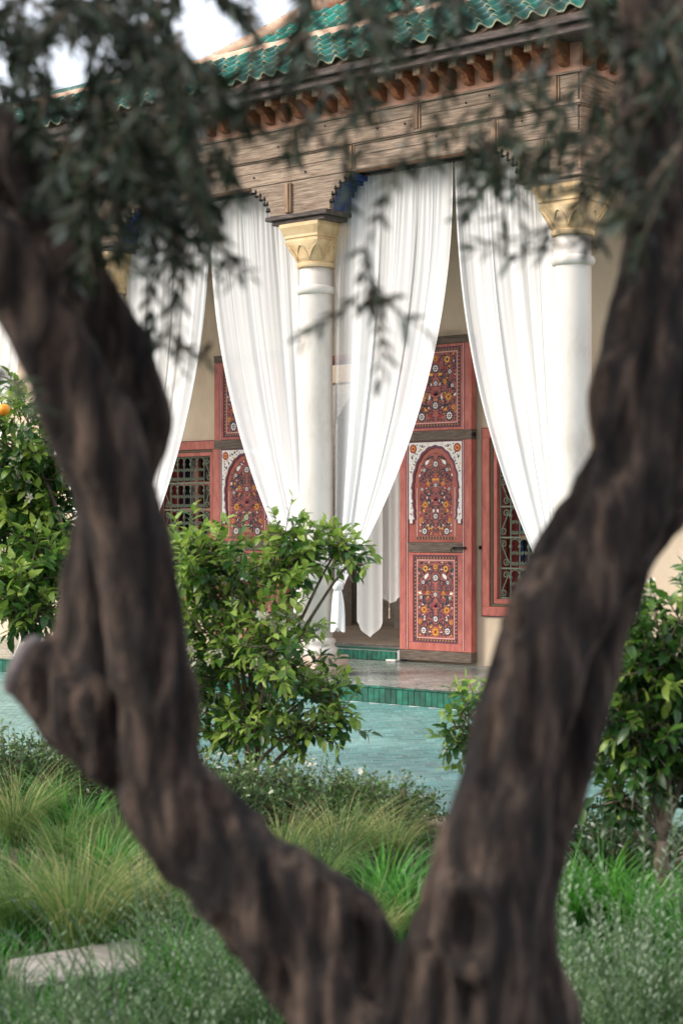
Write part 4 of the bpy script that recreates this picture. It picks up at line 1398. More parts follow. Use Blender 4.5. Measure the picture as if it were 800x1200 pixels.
# ------------------------------------------------------------------ citrus shrubs and trees
def blossom_mesh():
    b = MB()
    for k in range(5):
        a = 2 * math.pi * k / 5
        c, s = math.cos(a), math.sin(a)
        pts = [(0.002, 0, 0), (0.011, 0.006, 0.006), (0.021, 0.003, 0.005), (0.021, -0.003, 0.005), (0.011, -0.006, 0.006)]
        b.add([(x * c - y * s, x * s + y * c, z) for x, y, z in pts], [(0, 4, 3, 2, 1)], 0)
    b.v = [(x * 1.35, y * 1.5, z * 1.3) for x, y, z in b.v]
    b.lathe([(0.003, 0.0), (0.004, 0.008), (0.002, 0.012)], (0, 0, 0), 6, 1)
    return b.mesh('blossom', [PETAL, STAMEN])
BLOSSOM = blossom_mesh()
def citrus(name, label, cat, base, shoots, seed, leaf_len, nparts, light=0.45, flowers=40, fruits=(), stems=(), group=None, shoot_len=0.24):
    """shoots: list of (tip centre, outward direction); stems lead from the base to each clump"""
    rs = random.Random(seed)
    root = tag(empty(name, base), label, cat, group)
    fo = Foliage(leaf_template(leaf_len, leaf_len * 0.5, 0.3, 0.22), L_CITRUS)
    tw = MB()
    trunk = MB()
    for (pts, r0, r1) in stems:
        n = len(pts)
        trunk.tube(pts, [r0 + (r1 - r0) * i / (n - 1) for i in range(n)], 8)
    if stems:
        trunk.build('stem', TWIG, root, smooth=True)
    blossoms = []
    for (p, d, top) in shoots:
        L_ = shoot_len * rs.uniform(0.7, 1.25)
        d = (d + 0.45 * rdir(rs)).normalized()
        a = p - d * L_ * 0.8
        c = p + d * L_ * 0.35 + Vector((0, 0, rs.uniform(-0.04, 0.03)))
        path = bez(a, p + 0.05 * rdir(rs), c, 8)
        tw.tube(path, [0.005 - 0.0035 * i / 8 for i in range(9)], 4, cap=False)
        fresh = rs.random() < light * (0.4 + 0.9 * top)
        n = rs.randint(9, 14)
        ang = rs.uniform(0, 6.28)
        for k in range(n):
            t = 0.18 + 0.82 * k / (n - 1)
            f = t * 8
            i = min(7, int(f))
            q = path[i].lerp(path[i + 1], f - i)
            ax = (path[i + 1] - path[i]).normalized()
            ang += 2.4
            s = ax.cross(Vector((0.3, 0.2, 1))).normalized()
            u = s.cross(ax)
            out = s * math.cos(ang) + u * math.sin(ang)
            ld = (out * rs.uniform(0.6, 1.0) + ax * (0.35 + 0.6 * t) + Vector((0, 0, rs.uniform(-0.35, 0.15)))).normalized()
            up = (Vector((0, 0, 1)) + 0.55 * rdir(rs)).normalized()
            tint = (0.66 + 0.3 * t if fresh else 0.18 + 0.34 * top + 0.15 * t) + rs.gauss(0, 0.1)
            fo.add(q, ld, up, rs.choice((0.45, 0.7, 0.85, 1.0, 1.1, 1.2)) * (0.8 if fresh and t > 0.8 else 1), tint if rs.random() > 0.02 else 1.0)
        if rs.random() < flowers:
            for _ in range(rs.randint(2, 5)):
                blossoms.append(Matrix.Translation(path[rs.choice((6, 7, 8))] + 0.022 * rdir(rs)) @ frame_from(rdir(rs), rdir(rs, 1.0)) @ Matrix.Scale(rs.uniform(0.7, 1.15), 4))
    tag(tw.build('twigs', TWIG, root, smooth=True), kind='stuff')
    fo.emit(root, nparts)
    for m in blossoms[:220]:
        put('blossom', BLOSSOM, root, m)
    return root
def crown(rs, c, rx, rz, n, hollow=0.55, ray=None):
    """shoot tips spread through an uneven ellipsoid; rx along the picture plane and in depth, rz up"""
    out = []
    while len(out) < n:
        v = Vector((rs.uniform(-1, 1), rs.uniform(-1, 1), rs.uniform(-1, 1)))
        l = v.length
        if l > 1 or l < hollow * rs.random():
            continue
        bump_ = 0.72 + 0.5 * noise.noise((v.x * 1.7 + c.x * 3, v.y * 1.7, v.z * 1.7 + c.z))
        p = c + Vector((v.x * rx, v.y * rx, v.z * rz)) * max(0.45, bump_ + 0.15)
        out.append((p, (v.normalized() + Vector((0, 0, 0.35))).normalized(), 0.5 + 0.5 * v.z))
    return out
rs = random.Random(4)
b0 = at(292, 944, 11.0); b0.z = -0.02
lobes = [((285, 745, 11.0), 0.5, 0.56, 150), ((345, 655, 10.9), 0.26, 0.22, 52), ((395, 642, 10.9), 0.13, 0.12, 16), ((255, 668, 11.0), 0.38, 0.28, 84), ((378, 805, 10.9), 0.18, 0.2, 18), ((300, 845, 10.9), 0.46, 0.17, 60), ((355, 852, 10.8), 0.24, 0.12, 16), ((225, 790, 11.1), 0.4, 0.42, 56), ((322, 760, 10.7), 0.3, 0.38, 34), ((412, 655, 10.8), 0.1, 0.1, 5), ((400, 835, 10.8), 0.12, 0.16, 8), ((215, 640, 11.0), 0.2, 0.16, 16), ((330, 625, 10.9), 0.16, 0.1, 8)]
sh, st_ = [], []
for (p, rx, rz_, n) in lobes:
    c = at(*p)
    sh += crown(rs, c, rx, rz_, n)
    st_.append((bez(b0, Vector((b0.x, b0.y, c.z * 0.5)) + 0.1 * rdir(rs), c, 8), 0.022, 0.006))
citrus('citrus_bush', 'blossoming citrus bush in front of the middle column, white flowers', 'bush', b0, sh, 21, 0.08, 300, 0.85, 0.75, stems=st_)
# orange tree at the left edge
b1 = at(95, 917, 12.0); b1.z = -0.02
lobes = [((30, 520, 12.2), 0.5, 0.5, 140), ((0, 600, 12.4), 0.55, 0.35, 120), ((50, 590, 12.3), 0.4, 0.42, 100), ((25, 680, 11.8), 0.36, 0.2, 80), ((30, 712, 11.6), 0.32, 0.13, 50), ((60, 650, 11.9), 0.28, 0.24, 60), ((-60, 560, 12.5), 0.6, 0.6, 100)]
sh, st_ = [], []
for (p, rx, rz_, n) in lobes:
    c = at(*p)
    sh += crown(rs, c, rx, rz_, n)
    st_.append((bez(b1 + Vector((0, 0, 0.6)), Vector((b1.x, b1.y, c.z * 0.8)) + 0.1 * rdir(rs), c, 8), 0.03, 0.008))
st_.append(([b1, b1 + Vector((0.01, 0, 0.35)), b1 + Vector((0, 0, 0.7))], 0.05, 0.04))
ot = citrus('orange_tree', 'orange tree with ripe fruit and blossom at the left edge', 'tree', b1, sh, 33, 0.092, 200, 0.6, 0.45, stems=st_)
for i, (px, py, d) in enumerate(((5, 480, 11.65), (-20, 610, 11.8))):
    c = at(px, py, d)
    MB().lathe([(0.006, -0.038), (0.022, -0.032), (0.035, -0.016), (0.039, 0.0), (0.035, 0.018), (0.022, 0.032), (0.006, 0.036)], c, 16).build('orange', ORANGE, ot, smooth=True)
# citrus tree at the right edge, its stem in view
b2 = ground(776, 1075)
dR = b2 - CAM
d2 = dR.dot(FW)
lobes = [((775, 770, d2), 0.3, 0.26, 90), ((745, 850, d2), 0.22, 0.24, 70), ((790, 880, d2 + 0.1), 0.28, 0.24, 76), ((725, 930, d2), 0.13, 0.1, 14), ((830, 800, d2 + 0.2), 0.4, 0.4, 90), ((745, 745, d2 + 0.1), 0.14, 0.2, 26), ((850, 700, d2 + 0.2), 0.3, 0.2, 16)]
sh, st_ = [], []
fork = at(776, 985, d2)
for (p, rx, rz_, n) in lobes:
    c = at(*p)
    sh += crown(rs, c, rx, rz_, n)
    st_.append((bez(fork, fork.lerp(c, 0.4) + 0.06 * rdir(rs), c, 8), 0.016, 0.005))
st_.append(([b2 - Vector((0, 0, 0.03)), at(779, 1045, d2), at(774, 1010, d2), fork], 0.042, 0.028))
st_.append((bez(at(774, 1000, d2), at(745, 970, d2), at(715, 958, d2), 6), 0.012, 0.005))
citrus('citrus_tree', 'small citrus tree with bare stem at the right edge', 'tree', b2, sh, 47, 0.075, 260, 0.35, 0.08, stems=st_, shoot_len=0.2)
# small shrub peeping out left of the right trunk
b3 = ground(575, 965)
sh = crown(rs, at(550, 850, 10.0), 0.2, 0.27, 30) + crown(rs, at(600, 850, 10.1), 0.3, 0.3, 30)
citrus('citrus_bush', 'small leafy citrus bush peeping out beside the right trunk above the paving', 'bush', b3, sh, 52, 0.07, 60, 0.6, 0.0, stems=[(bez(b3, at(570, 920, 10), at(560, 850, 10), 6), 0.012, 0.005)], shoot_len=0.2)

# ------------------------------------------------------------------ low planting
def mound(name, label, px, py, w_, h, n, leaf_len, mat, seed, cat='shrub', group=None, flowers=0, light=0.75):
    """small-leaved low shrub"""
    rs = random.Random(seed)
    b = ground(px, py)
    root = tag(empty(name, b), label, cat, group)
    fo = Foliage(leaf_template(leaf_len, leaf_len * 0.45, 0.3, 0.15), mat)
    tw = MB()
    ns = int(n * 1.7) // 14
    for _ in range(ns):
        u = math.sqrt(rs.random())
        a = rs.uniform(0, 6.28)
        tip = b + Vector((math.cos(a) * u * w_, math.sin(a) * u * w_, h * (1 - 0.55 * u ** 2.2) * rs.uniform(0.45, 1.1)))
        root_p = b + Vector((math.cos(a) * u * w_ * 0.4, math.sin(a) * u * w_ * 0.4, 0))
        path = bez(root_p, root_p.lerp(tip, 0.5) + Vector((0, 0, 0.15 * h)), tip, 6)
        tw.tube(path, [0.004 - 0.0005 * i for i in range(7)], 3, cap=False)
        for k in range(14):
            t = 0.35 + 0.65 * k / 13
            f = min(5.99, t * 6)
            i = int(f)
            q = path[i].lerp(path[i + 1], f - i)
            d = (rdir(rs, 0.7))
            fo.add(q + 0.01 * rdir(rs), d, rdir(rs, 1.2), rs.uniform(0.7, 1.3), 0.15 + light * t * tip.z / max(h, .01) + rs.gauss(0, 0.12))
    tag(tw.build('twigs', TWIG, root), kind='stuff')
    fo.emit(root, 0)
    for _ in range(flowers):
        a, u = rs.uniform(0, 6.28), math.sqrt(rs.random())
        put('blossom', BLOSSOM, root, Matrix.Translation(b + Vector((math.cos(a) * u * w_, math.sin(a) * u * w_, h * (1.02 - 0.5 * u * u)))) @ Matrix.Rotation(rs.uniform(-1, 1), 4, 'X') @ Matrix.Scale(0.5, 4))
    return root
HG = 'low clipped shrubs along the garden edge'
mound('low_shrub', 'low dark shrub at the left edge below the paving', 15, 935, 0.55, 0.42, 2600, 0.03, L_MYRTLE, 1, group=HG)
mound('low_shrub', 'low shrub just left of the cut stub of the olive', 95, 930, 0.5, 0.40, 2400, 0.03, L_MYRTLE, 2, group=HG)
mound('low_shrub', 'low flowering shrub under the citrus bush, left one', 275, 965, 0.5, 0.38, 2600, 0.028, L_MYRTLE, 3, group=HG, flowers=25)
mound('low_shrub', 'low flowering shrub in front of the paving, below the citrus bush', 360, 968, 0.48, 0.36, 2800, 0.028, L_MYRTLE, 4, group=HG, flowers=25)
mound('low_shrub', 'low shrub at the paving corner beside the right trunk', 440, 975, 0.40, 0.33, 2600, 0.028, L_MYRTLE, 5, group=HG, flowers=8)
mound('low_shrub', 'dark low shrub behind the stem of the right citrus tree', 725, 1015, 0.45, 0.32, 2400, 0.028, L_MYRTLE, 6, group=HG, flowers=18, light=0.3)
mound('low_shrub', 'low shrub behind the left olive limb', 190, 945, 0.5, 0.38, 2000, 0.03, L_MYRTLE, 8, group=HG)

BLADE_N = 5
def clump_mesh(name, mat, n, h, spread, wd, seed, droop=0.6, base_r=0.06, tint=(0.2, 0.9), tipshift=0.3):
    """a tuft of arching blades; each blade is a tapering ribbon"""
    rs = np.random.default_rng(seed)
    a = rs.uniform(0, 2 * np.pi, n)
    br = base_r * np.sqrt(rs.uniform(0, 1, n))
    L_ = h * rs.uniform(0.55, 1.15, n)
    sp = spread * rs.uniform(0.15, 1.0, n) ** 0.8
    a2 = a + rs.normal(0, 0.5, n)
    dr = droop * rs.uniform(0.5, 1.3, n)
    T_ = np.linspace(0, 1, BLADE_N + 1)
    bx, by = br * np.cos(a), br * np.sin(a)
    P_ = []
    lean_bias = rs.normal(0, 0.15, 2)
    for t in T_:
        out = sp * (0.25 * t + 0.75 * t ** 2)
        hz = L_ * (t - dr * 0.5 * t ** 2.4)
        X = bx + np.cos(a2) * out * L_ + lean_bias[0] * t * t * L_
        Y_ = by + np.sin(a2) * out * L_ + lean_bias[1] * t * t * L_
        P_.append(np.stack([X, Y_, hz], -1))
    P_ = np.stack(P_, 1)
    view = a2 + np.pi / 2 + rs.normal(0, 0.7, n)
    side = np.stack([np.cos(view), np.sin(view), np.zeros(n)], -1)
    wv = wd * (1 - 0.92 * T_ ** 1.6)
    Lf = P_ - side[:, None] * wv[None, :, None] / 2
    Rg = P_ + side[:, None] * wv[None, :, None] / 2
    V = np.stack([Lf, Rg], 2).reshape(-1, 3)
    k = 2 * (BLADE_N + 1)
    q = np.array([[2 * i, 2 * i + 1, 2 * i + 3, 2 * i + 2] for i in range(BLADE_N)])
    F = (np.arange(n)[:, None, None] * k + q[None]).reshape(-1, 4)
    me = bpy.data.meshes.new(name)
    me.from_pydata(V.tolist(), [], F.tolist())
    me.materials.append(mat)
    at_ = me.attributes.new('tint', 'FLOAT', 'POINT')
    tt = rs.uniform(tint[0], tint[1], n)[:, None] * (1 - tipshift) + tipshift * T_[None]
    at_.data.foreach_set('value', np.clip(np.repeat(tt, 2, axis=1), 0, 1).reshape(-1))
    return me
FEATH = [clump_mesh('feather_grass', L_FEATHER, 480, 0.68, 1.05, 0.0048, 100 + k, 0.95, 0.09, (-0.15, 0.98), 0.35) for k in range(3)]
FGREEN = [clump_mesh('feather_grass', L_FEATHER, 420, 0.58, 1.0, 0.0048, 140 + k, 0.9, 0.09, (-0.1, 0.6), 0.3) for k in range(2)]
STRAP = [clump_mesh('strap_grass', L_STRAP, 190, 0.52, 0.85, 0.011, 200 + k, 0.8, 0.09, (-0.1, 0.85), 0.3) for k in range(3)]
def plant(me, name, label, cat, group, px, py, sc, seed):
    p = ground(px, py)
    o = put(name, me)
    o.matrix_basis = Matrix.Translation((p.x, p.y, -0.02)) @ Matrix.Rotation(seed * 1.7, 4, 'Z') @ Matrix.Scale(sc, 4)
    return tag(o, label, cat, group)
FG = 'feather grass tufts in the bed'
for i, (px, py, sc, m_, lab) in enumerate((
        (98, 1112, 1.02, FEATH[0], 'large straw-tipped feather grass tuft behind the path slab'),
        (172, 1095, 0.8, FEATH[1], 'feather grass tuft just right of the large tuft by the slab'),
        (20, 985, 0.85, FEATH[2], 'feather grass tuft at the left edge, pale tips'),
        (75, 1010, 0.7, FGREEN[0], 'greener feather grass tuft left of the olive limb'),
        (335, 1025, 0.72, FEATH[1], 'feather grass tuft rising behind the left olive limb'),
        (400, 1022, 0.82, FEATH[2], 'straw-coloured feather grass tuft in the fork of the olive'),
        (455, 1015, 0.66, FEATH[0], 'feather grass tuft next to the right trunk below the paving'),
        (370, 1055, 0.7, FGREEN[1], 'green feather grass tuft low in the olive fork'),
        (25, 1090, 0.8, FGREEN[1], 'green feather grass tuft at the left edge above the slab'),
        (140, 1010, 0.7, FGREEN[0], 'green feather grass tuft under the bend of the left limb'),
        (430, 1120, 0.6, FEATH[1], 'small pale feather grass tuft at the crotch of the olive'))):
    plant(m_, 'feather_grass', lab, 'grass', FG, px, py, sc, i)
SG = 'green strap-leaved tufts in the bed'
for i, (px, py, sc, lab) in enumerate((
        (95, 985, 0.8, 'bright green strap grass left of the olive limb'),
        (125, 1035, 0.75, 'green strap grass below the bend of the olive limb'),
        (455, 1070, 0.8, 'bright green strap grass in the fork by the right trunk'),
        (480, 1100, 0.8, 'green strap grass half hidden by the right trunk'),
        (700, 1080, 0.95, 'dark green strap grass right of the trunk below the citrus tree'),
        (745, 1100, 0.85, 'strap grass in front of the citrus stem'),
        (660, 1090, 0.8, 'strap grass peeping from behind the right trunk'),
        (10, 940, 0.6, 'strap grass under the left edge shrub'),
        (212, 1178, 0.8, 'bright strap grass among herbs right of the path slab'),
        (255, 1215, 0.6, 'strap grass low under the left olive limb'),
        (805, 1130, 0.9, 'strap grass at the right edge beyond the citrus stem'),
        (60, 960, 0.7, 'strap grass in front of the left low shrubs'))):
    plant(STRAP[i % 3], 'strap_grass', lab, 'grass', SG, px, py, sc, i + 3)

def herb_mesh(name, seed, n_st, h, spread, mat, leaf_len, flower=False):
    """grey-green herb: upright stems with whorls of narrow leaves, some with violet tops"""
    rs = random.Random(seed)
    b = MB()
    V, F, tt, mi = [], [], [], []
    T_ = leaf_template(leaf_len, leaf_len * 0.2, 0.2, 0.1)
    def addm(m, t, k):
        A = np.array(m)
        o = len(V)
        V.extend((T_ @ A[:3, :3].T + A[:3, 3]).tolist())
        F.extend(tuple(o + j for j in f) for f in LEAF_F)
        tt.extend([t] * 8)
        mi.extend([k] * 6)
    for _ in range(n_st):
        a, u = rs.uniform(0, 6.28), math.sqrt(rs.random())
        p0 = Vector((math.cos(a) * u * spread * 0.5, math.sin(a) * u * spread * 0.5, 0))
        hh = h * rs.uniform(0.55, 1.1)
        p2 = p0 + Vector((math.cos(a) * u * spread * 0.6 + rs.gauss(0, 0.04), math.sin(a) * u * spread * 0.6 + rs.gauss(0, 0.04), hh))
        path = bez(p0, p0 + Vector((0, 0, hh * 0.6)), p2, 6)
        st_t = rs.gauss(0, 0.16)
        sp_ = [Vector((0, 0, 0)), p0 + Vector((0, 0, 0.05))] + path[1:]     # woody stem from the common root
        o_ = len(V)
        for i_, q_ in enumerate(sp_):
            for k_ in range(3):
                V.append((q_.x + 0.0025 * math.cos(k_ * 2.1), q_.y + 0.0025 * math.sin(k_ * 2.1), q_.z))
                tt.append(0.2)
        for i_ in range(len(sp_) - 1):
            for k_ in range(3):
                k2_ = (k_ + 1) % 3
                F.append((o_ + i_ * 3 + k_, o_ + i_ * 3 + k2_, o_ + i_ * 3 + 3 + k2_, o_ + i_ * 3 + 3 + k_))
                mi.append(0)
        nl = int(hh / 0.012)
        for k in range(nl):
            t = k / nl
            f = min(5.99, t * 6)
            i = int(f)
            q = path[i].lerp(path[i + 1], f - i)
            an = k * 2.0 + rs.uniform(-.4, .4)
            d = Vector((math.cos(an), math.sin(an), 0.5 + 0.6 * t))
            top = flower and t > 0.82
            addm(Matrix.Translation(q) @ frame_from(d, Vector((0, 0, 1)) + 0.3 * rdir(rs)) @ Matrix.Scale((1.15 - 0.6 * t) * rs.uniform(0.7, 1.2) * (0.55 if top else 1), 4), min(1, max(0, (0.55 if n_st < 12 else 0.12) + 0.65 * t ** 1.3 + st_t + rs.gauss(0, 0.1))), 1 if top and rs.random() < 0.8 else 0)
    me = bpy.data.meshes.new(name)
    me.from_pydata(V, [], F)
    me.materials.append(mat)
    me.materials.append(VIOLET)
    me.polygons.foreach_set('material_index', mi)
    a_ = me.attributes.new('tint', 'FLOAT', 'POINT')
    a_.data.foreach_set('value', tt)
    me.polygons.foreach_set('use_smooth', [True] * len(me.polygons))
    return me
HERB = [herb_mesh('silver_herb', 300 + k, 52, 0.42, 0.44, L_SILVER, 0.03, k == 1) for k in range(3)]
SPIRE = [herb_mesh('silver_spire', 320 + k, 7, 0.80, 0.34, L_SILVER, 0.036) for k in range(2)]
HGp = 'grey-green herbs in the foreground bed'
for i, (px, py, sc, me, lab) in enumerate((
        (20, 1262, 0.7, HERB[0], 'grey-green herb at the bottom left corner'),
        (100, 1262, 0.7, HERB[2], 'grey-green herb in front of the path slab'),
        (180, 1235, 1.15, HERB[1], 'grey-green lavender right of the path slab'),
        (255, 1235, 1.0, HERB[0], 'grey-green herb under the left olive limb'),
        (240, 1140, 0.9, HERB[1], 'lavender with violet tops below the bend of the olive'),
        (310, 1240, 1.0, HERB[2], 'grey-green herb below the olive limb near the trunk'),
        (265, 1175, 0.9, HERB[2], 'grey-green herb close behind the left olive limb'),
        (-8, 1190, 0.6, HERB[2], 'grey-green herb at the left end of the slab'),
        (380, 1040, 0.75, HERB[1], 'lavender with violet tops behind the olive fork'),
        (55, 1290, 0.9, HERB[1], 'nearest grey-green herb at bottom left'),
        (150, 1290, 0.95, HERB[0], 'nearest grey-green herb below the slab'),
        (690, 1215, 1.0, HERB[0], 'grey-green herb at the foot of the right trunk'),
        (745, 1220, 1.0, HERB[2], 'grey-green herb at bottom right below the citrus stem'),
        (800, 1225, 1.05, HERB[0], 'grey-green herb at the bottom right corner'),
        (715, 1165, 0.7, HERB[2], 'grey-green herb between right trunk and citrus stem'),
        (665, 1280, 1.0, HERB[1], 'nearest grey-green herb beside the right trunk'),
        (750, 1290, 1.0, HERB[0], 'nearest grey-green herb at bottom right'),
        (685, 1235, 1.0, SPIRE[0], 'tall pale herb spires right of the trunk'),
        (745, 1235, 1.0, SPIRE[1], 'tall pale herb spires in front of the citrus stem'),
        (790, 1250, 0.95, SPIRE[0], 'tall pale herb spires at the right edge'))):
    plant(me, 'lavender' if 'lavender' in lab else ('herb_spire' if 'spires' in lab else 'silver_herb'), lab, 'plant', HGp, px, py, sc, i)
# short turf between the tufts: uncountable
tf_ = []
rs_ = np.random.default_rng(5)
N = 24000
pxs, pys = rs_.uniform(-420, 1220, N), rs_.uniform(930, 1420, N)
pos = np.array([ground(a, b)[:2] for a, b in zip(pxs, pys)])
pos = pos[pos[:, 1] < GARDEN_Y - 0.32]
SLABQ = [ground(8, 1135), ground(25, 1168), ground(186, 1142), ground(165, 1105)]
_in = np.ones(len(pos), bool)
_sg = []
for _a, _b in zip(SLABQ, SLABQ[1:] + SLABQ[:1]):
    _sg.append((_b.x - _a.x) * (pos[:, 1] - _a.y) - (_b.y - _a.y) * (pos[:, 0] - _a.x))
_sg = np.stack(_sg)
pos = pos[~((_sg > 0).all(0) | (_sg < 0).all(0))]
n = len(pos)
hh = rs_.uniform(0.04, 0.13, n)
an = rs_.uniform(0, 6.28, n)
dx, dy = np.cos(an), np.sin(an)
wd = 0.005
V = np.zeros((n, 5, 3))
V[:, 0, :2] = pos - np.stack([dy, -dx], -1) * wd; V[:, 0, 2] = -0.03
V[:, 1, :2] = pos + np.stack([dy, -dx], -1) * wd; V[:, 1, 2] = -0.03
V[:, 2, :2] = pos + np.stack([dx, dy], -1) * hh[:, None] * 0.2 + np.stack([dy, -dx], -1) * wd * .7; V[:, 2, 2] = hh * 0.6
V[:, 3, :2] = pos + np.stack([dx, dy], -1) * hh[:, None] * 0.2 - np.stack([dy, -dx], -1) * wd * .7; V[:, 3, 2] = hh * 0.6
V[:, 4, :2] = pos + np.stack([dx, dy], -1) * hh[:, None] * 0.7; V[:, 4, 2] = hh
b_ = np.arange(n) * 5
F = [(i, i + 1, i + 2, i + 3) for i in b_.tolist()] + [(i + 3, i + 2, i + 4) for i in b_.tolist()]
me = bpy.data.meshes.new('ground_grass')
me.from_pydata(V.reshape(-1, 3).tolist(), [], F)
me.materials.append(L_STRAP)
a_ = me.attributes.new('tint', 'FLOAT', 'POINT')
a_.data.foreach_set('value', np.repeat(rs_.uniform(-0.2, 0.5, n).clip(0), 5))
tag(put('ground_grass', me), 'short green grass filling the bed between the tufts', 'grass', kind='stuff')
# path slab
sp0, sp1, sp2, sp3 = ground(8, 1135), ground(25, 1165), ground(182, 1140), ground(165, 1108)
ps = MB()
cs = [sp0, sp1, sp2, sp3]
ps.add([(p.x, p.y, 0.035) for p in cs] + [(p.x, p.y, -0.05) for p in cs], [(0, 1, 2, 3), (0, 4, 5, 1), (1, 5, 6, 2), (2, 6, 7, 3), (3, 7, 4, 0)])
tag(ps.build('path_slab', SLAB, bevel=0.012), 'pale stone path slab among grasses at the lower left', 'slab')

# white metal garden table behind the stub, only its legs show
tb = tag(empty('garden_table', at(30, 757, 22.4)), 'white metal garden table with thin legs, partly behind the olive stub', 'table')
p = tb.location = Vector((on_y(36, -0.2), -0.2, PLAT_Z))
tb.matrix_basis = Matrix.Translation(p)
MB().lathe([(0.3, 0.6), (0.31, 0.61), (0.31, 0.625), (0.3, 0.63)], p, 28).build('table_top', WHITEMETAL, tb)
for k in range(3):
    a = 0.5 + k * 2 * math.pi / 3
    MB().tube(bez(p + Vector((0.2 * math.cos(a), 0.2 * math.sin(a), 0.6)), p + Vector((0.02 * math.cos(a), 0.02 * math.sin(a), 0.3)), p + Vector((0.24 * math.cos(a), 0.24 * math.sin(a), 0.002)), 8), 0.011, 6).build('leg', WHITEMETAL, tb)

# ------------------------------------------------------------------ the olive tree in front
OD = 2.85
olive = tag(empty('olive_tree', Vector((*at(500, 1850, OD).xy, -0.03))), 'gnarled forked olive tree close to the camera, dark bark', 'tree')
tk = MB()
def limb(pts, seed, n=22):
    """pts: (px, py, radius px, depth); rough, ridged limb"""
    P_ = [(at(px, py, d), r * d / FPX) for px, py, r, d in pts]
    path, rad = [], []
    for i in range(len(P_) - 1):
        a, b = P_[i], P_[i + 1]
        pa = P_[i - 1] if i else a
        pb = P_[i + 2] if i + 2 < len(P_) else b
        m = max(2, int((b[0] - a[0]).length / 0.018))
        for k in range(m):
            t = k / m
            t2, t3 = t * t, t * t * t
            path.append(0.5 * ((2 * a[0]) + (b[0] - pa[0]) * t + (2 * pa[0] - 5 * a[0] + 4 * b[0] - pb[0]) * t2 + (3 * a[0] - pa[0] - 3 * b[0] + pb[0]) * t3))
            rad.append(a[1] + (b[1] - a[1]) * (3 * t2 - 2 * t3))
    path.append(P_[-1][0]); rad.append(P_[-1][1])
    o = len(tk.v)
    tk.tube(path, rad, n)
    for i in range(len(path)):
        for k in range(n):
            j = o + i * n + k
            v = Vector(tk.v[j])
            a = 2 * math.pi * k / n + i * 0.012
            rdg = 0.11 * noise.noise((math.cos(a) * 2.4, math.sin(a) * 2.4, i * 0.03 + seed)) + 0.07 * noise.noise((math.cos(a) * 5, math.sin(a) * 5, i * 0.06 + seed))
            lump = 0.13 * noise.noise((seed, i * 0.055, math.cos(a - 1)))
            tk.v[j] = tuple(path[i] + (v - path[i]) * (1 + rdg + lump))
limb([(500, 1900, 190, OD), (495, 1600, 160, OD), (500, 1400, 150, OD), (520, 1290, 130, OD)], 1)
limb([(520, 1380, 110, OD), (470, 1262, 84, OD), (398, 1165, 66, OD), (318, 1072, 62, OD + .02), (240, 985, 60, OD + .03), (187, 905, 54, OD + .03), (183, 815, 49, OD), (172, 730, 46, OD - .03), (156, 650, 44, OD - .05), (132, 570, 45, OD - .07), (100, 490, 50, OD - .08), (66, 410, 47, OD - .1), (20, 335, 48, OD - .12), (-60, 250, 50, OD - .15), (-180, 120, 50, OD - .15)], 5)
limb([(190, 915, 40, OD + .08), (140, 868, 56, OD + .1), (92, 815, 58, OD + .12), (40, 783, 43, OD + .14)], 9)
limb([(110, 810, 48, OD + .12), (103, 730, 40, OD + .13), (112, 650, 35, OD + .12), (140, 575, 38, OD + .08), (163, 505, 36, OD + .06), (152, 450, 35, OD + .05), (120, 375, 36, OD + .03), (76, 290, 40, OD + .0), (25, 215, 43, OD), (-40, 140, 46, OD), (-160, 20, 40, OD)], 13)
limb([(520, 1380, 120, OD - .02), (545, 1230, 98, OD - .03), (552, 1130, 84, OD - .05), (566, 1040, 72, OD - .05), (588, 945, 64, OD - .04), (615, 845, 62, OD - .02), (642, 745, 60, OD), (694, 645, 60, OD + .02), (745, 548, 58, OD + .04), (768, 455, 55, OD + .06), (775, 360, 44, OD + .08), (770, 250, 40, OD + .1), (764, 130, 37, OD + .12), (760, 0, 35, OD + .14), (745, -160, 32, OD + .15), (720, -400, 28, OD + .1)], 17)
limb([(560, 1370, 100, OD + .08), (612, 1230, 66, OD + .07), (608, 1110, 46, OD + .06), (624, 1010, 40, OD + .06), (650, 905, 41, OD + .07), (677, 815, 41, OD + .08), (698, 735, 38, OD + .09), (728, 650, 40, OD + .1), (774, 560, 48, OD + .12), (822, 470, 56, OD + .14), (840, 370, 52, OD + .15), (860, 240, 46, OD + .16), (900, 60, 40, OD + .15), (960, -200, 34, OD + .1)], 23)
limb([(708, 610, 44, OD + .0), (708, 545, 37, OD + .02), (718, 480, 34, OD + .04), (738, 410, 34, OD + .07), (762, 330, 36, OD + .08)], 27, 14)
limb([(255, 965, 38, OD + .02), (300, 1020, 42, OD + .02), (348, 1042, 46, OD + .01), (395, 1076, 50, OD), (424, 1108, 46, OD), (436, 1160, 34, OD)], 31, 18)
tmp = tk.build('trunk_source', BARK)
tmp.modifiers.new('r', 'REMESH').mode = 'VOXEL'
tmp.modifiers['r'].voxel_size = 0.007
dg = bpy.context.evaluated_depsgraph_get()
me = bpy.data.meshes.new_from_object(tmp.evaluated_get(dg))
bpy.data.objects.remove(tmp)
nv = len(me.vertices)
co = np.zeros(nv * 3); me.vertices.foreach_get('co', co); co = co.reshape(-1, 3)
no = np.zeros(nv * 3); me.vertices.foreach_get('normal', no); no = no.reshape(-1, 3)
knot = at(548, 1092, OD - 0.16)
dis = np.zeros(nv)
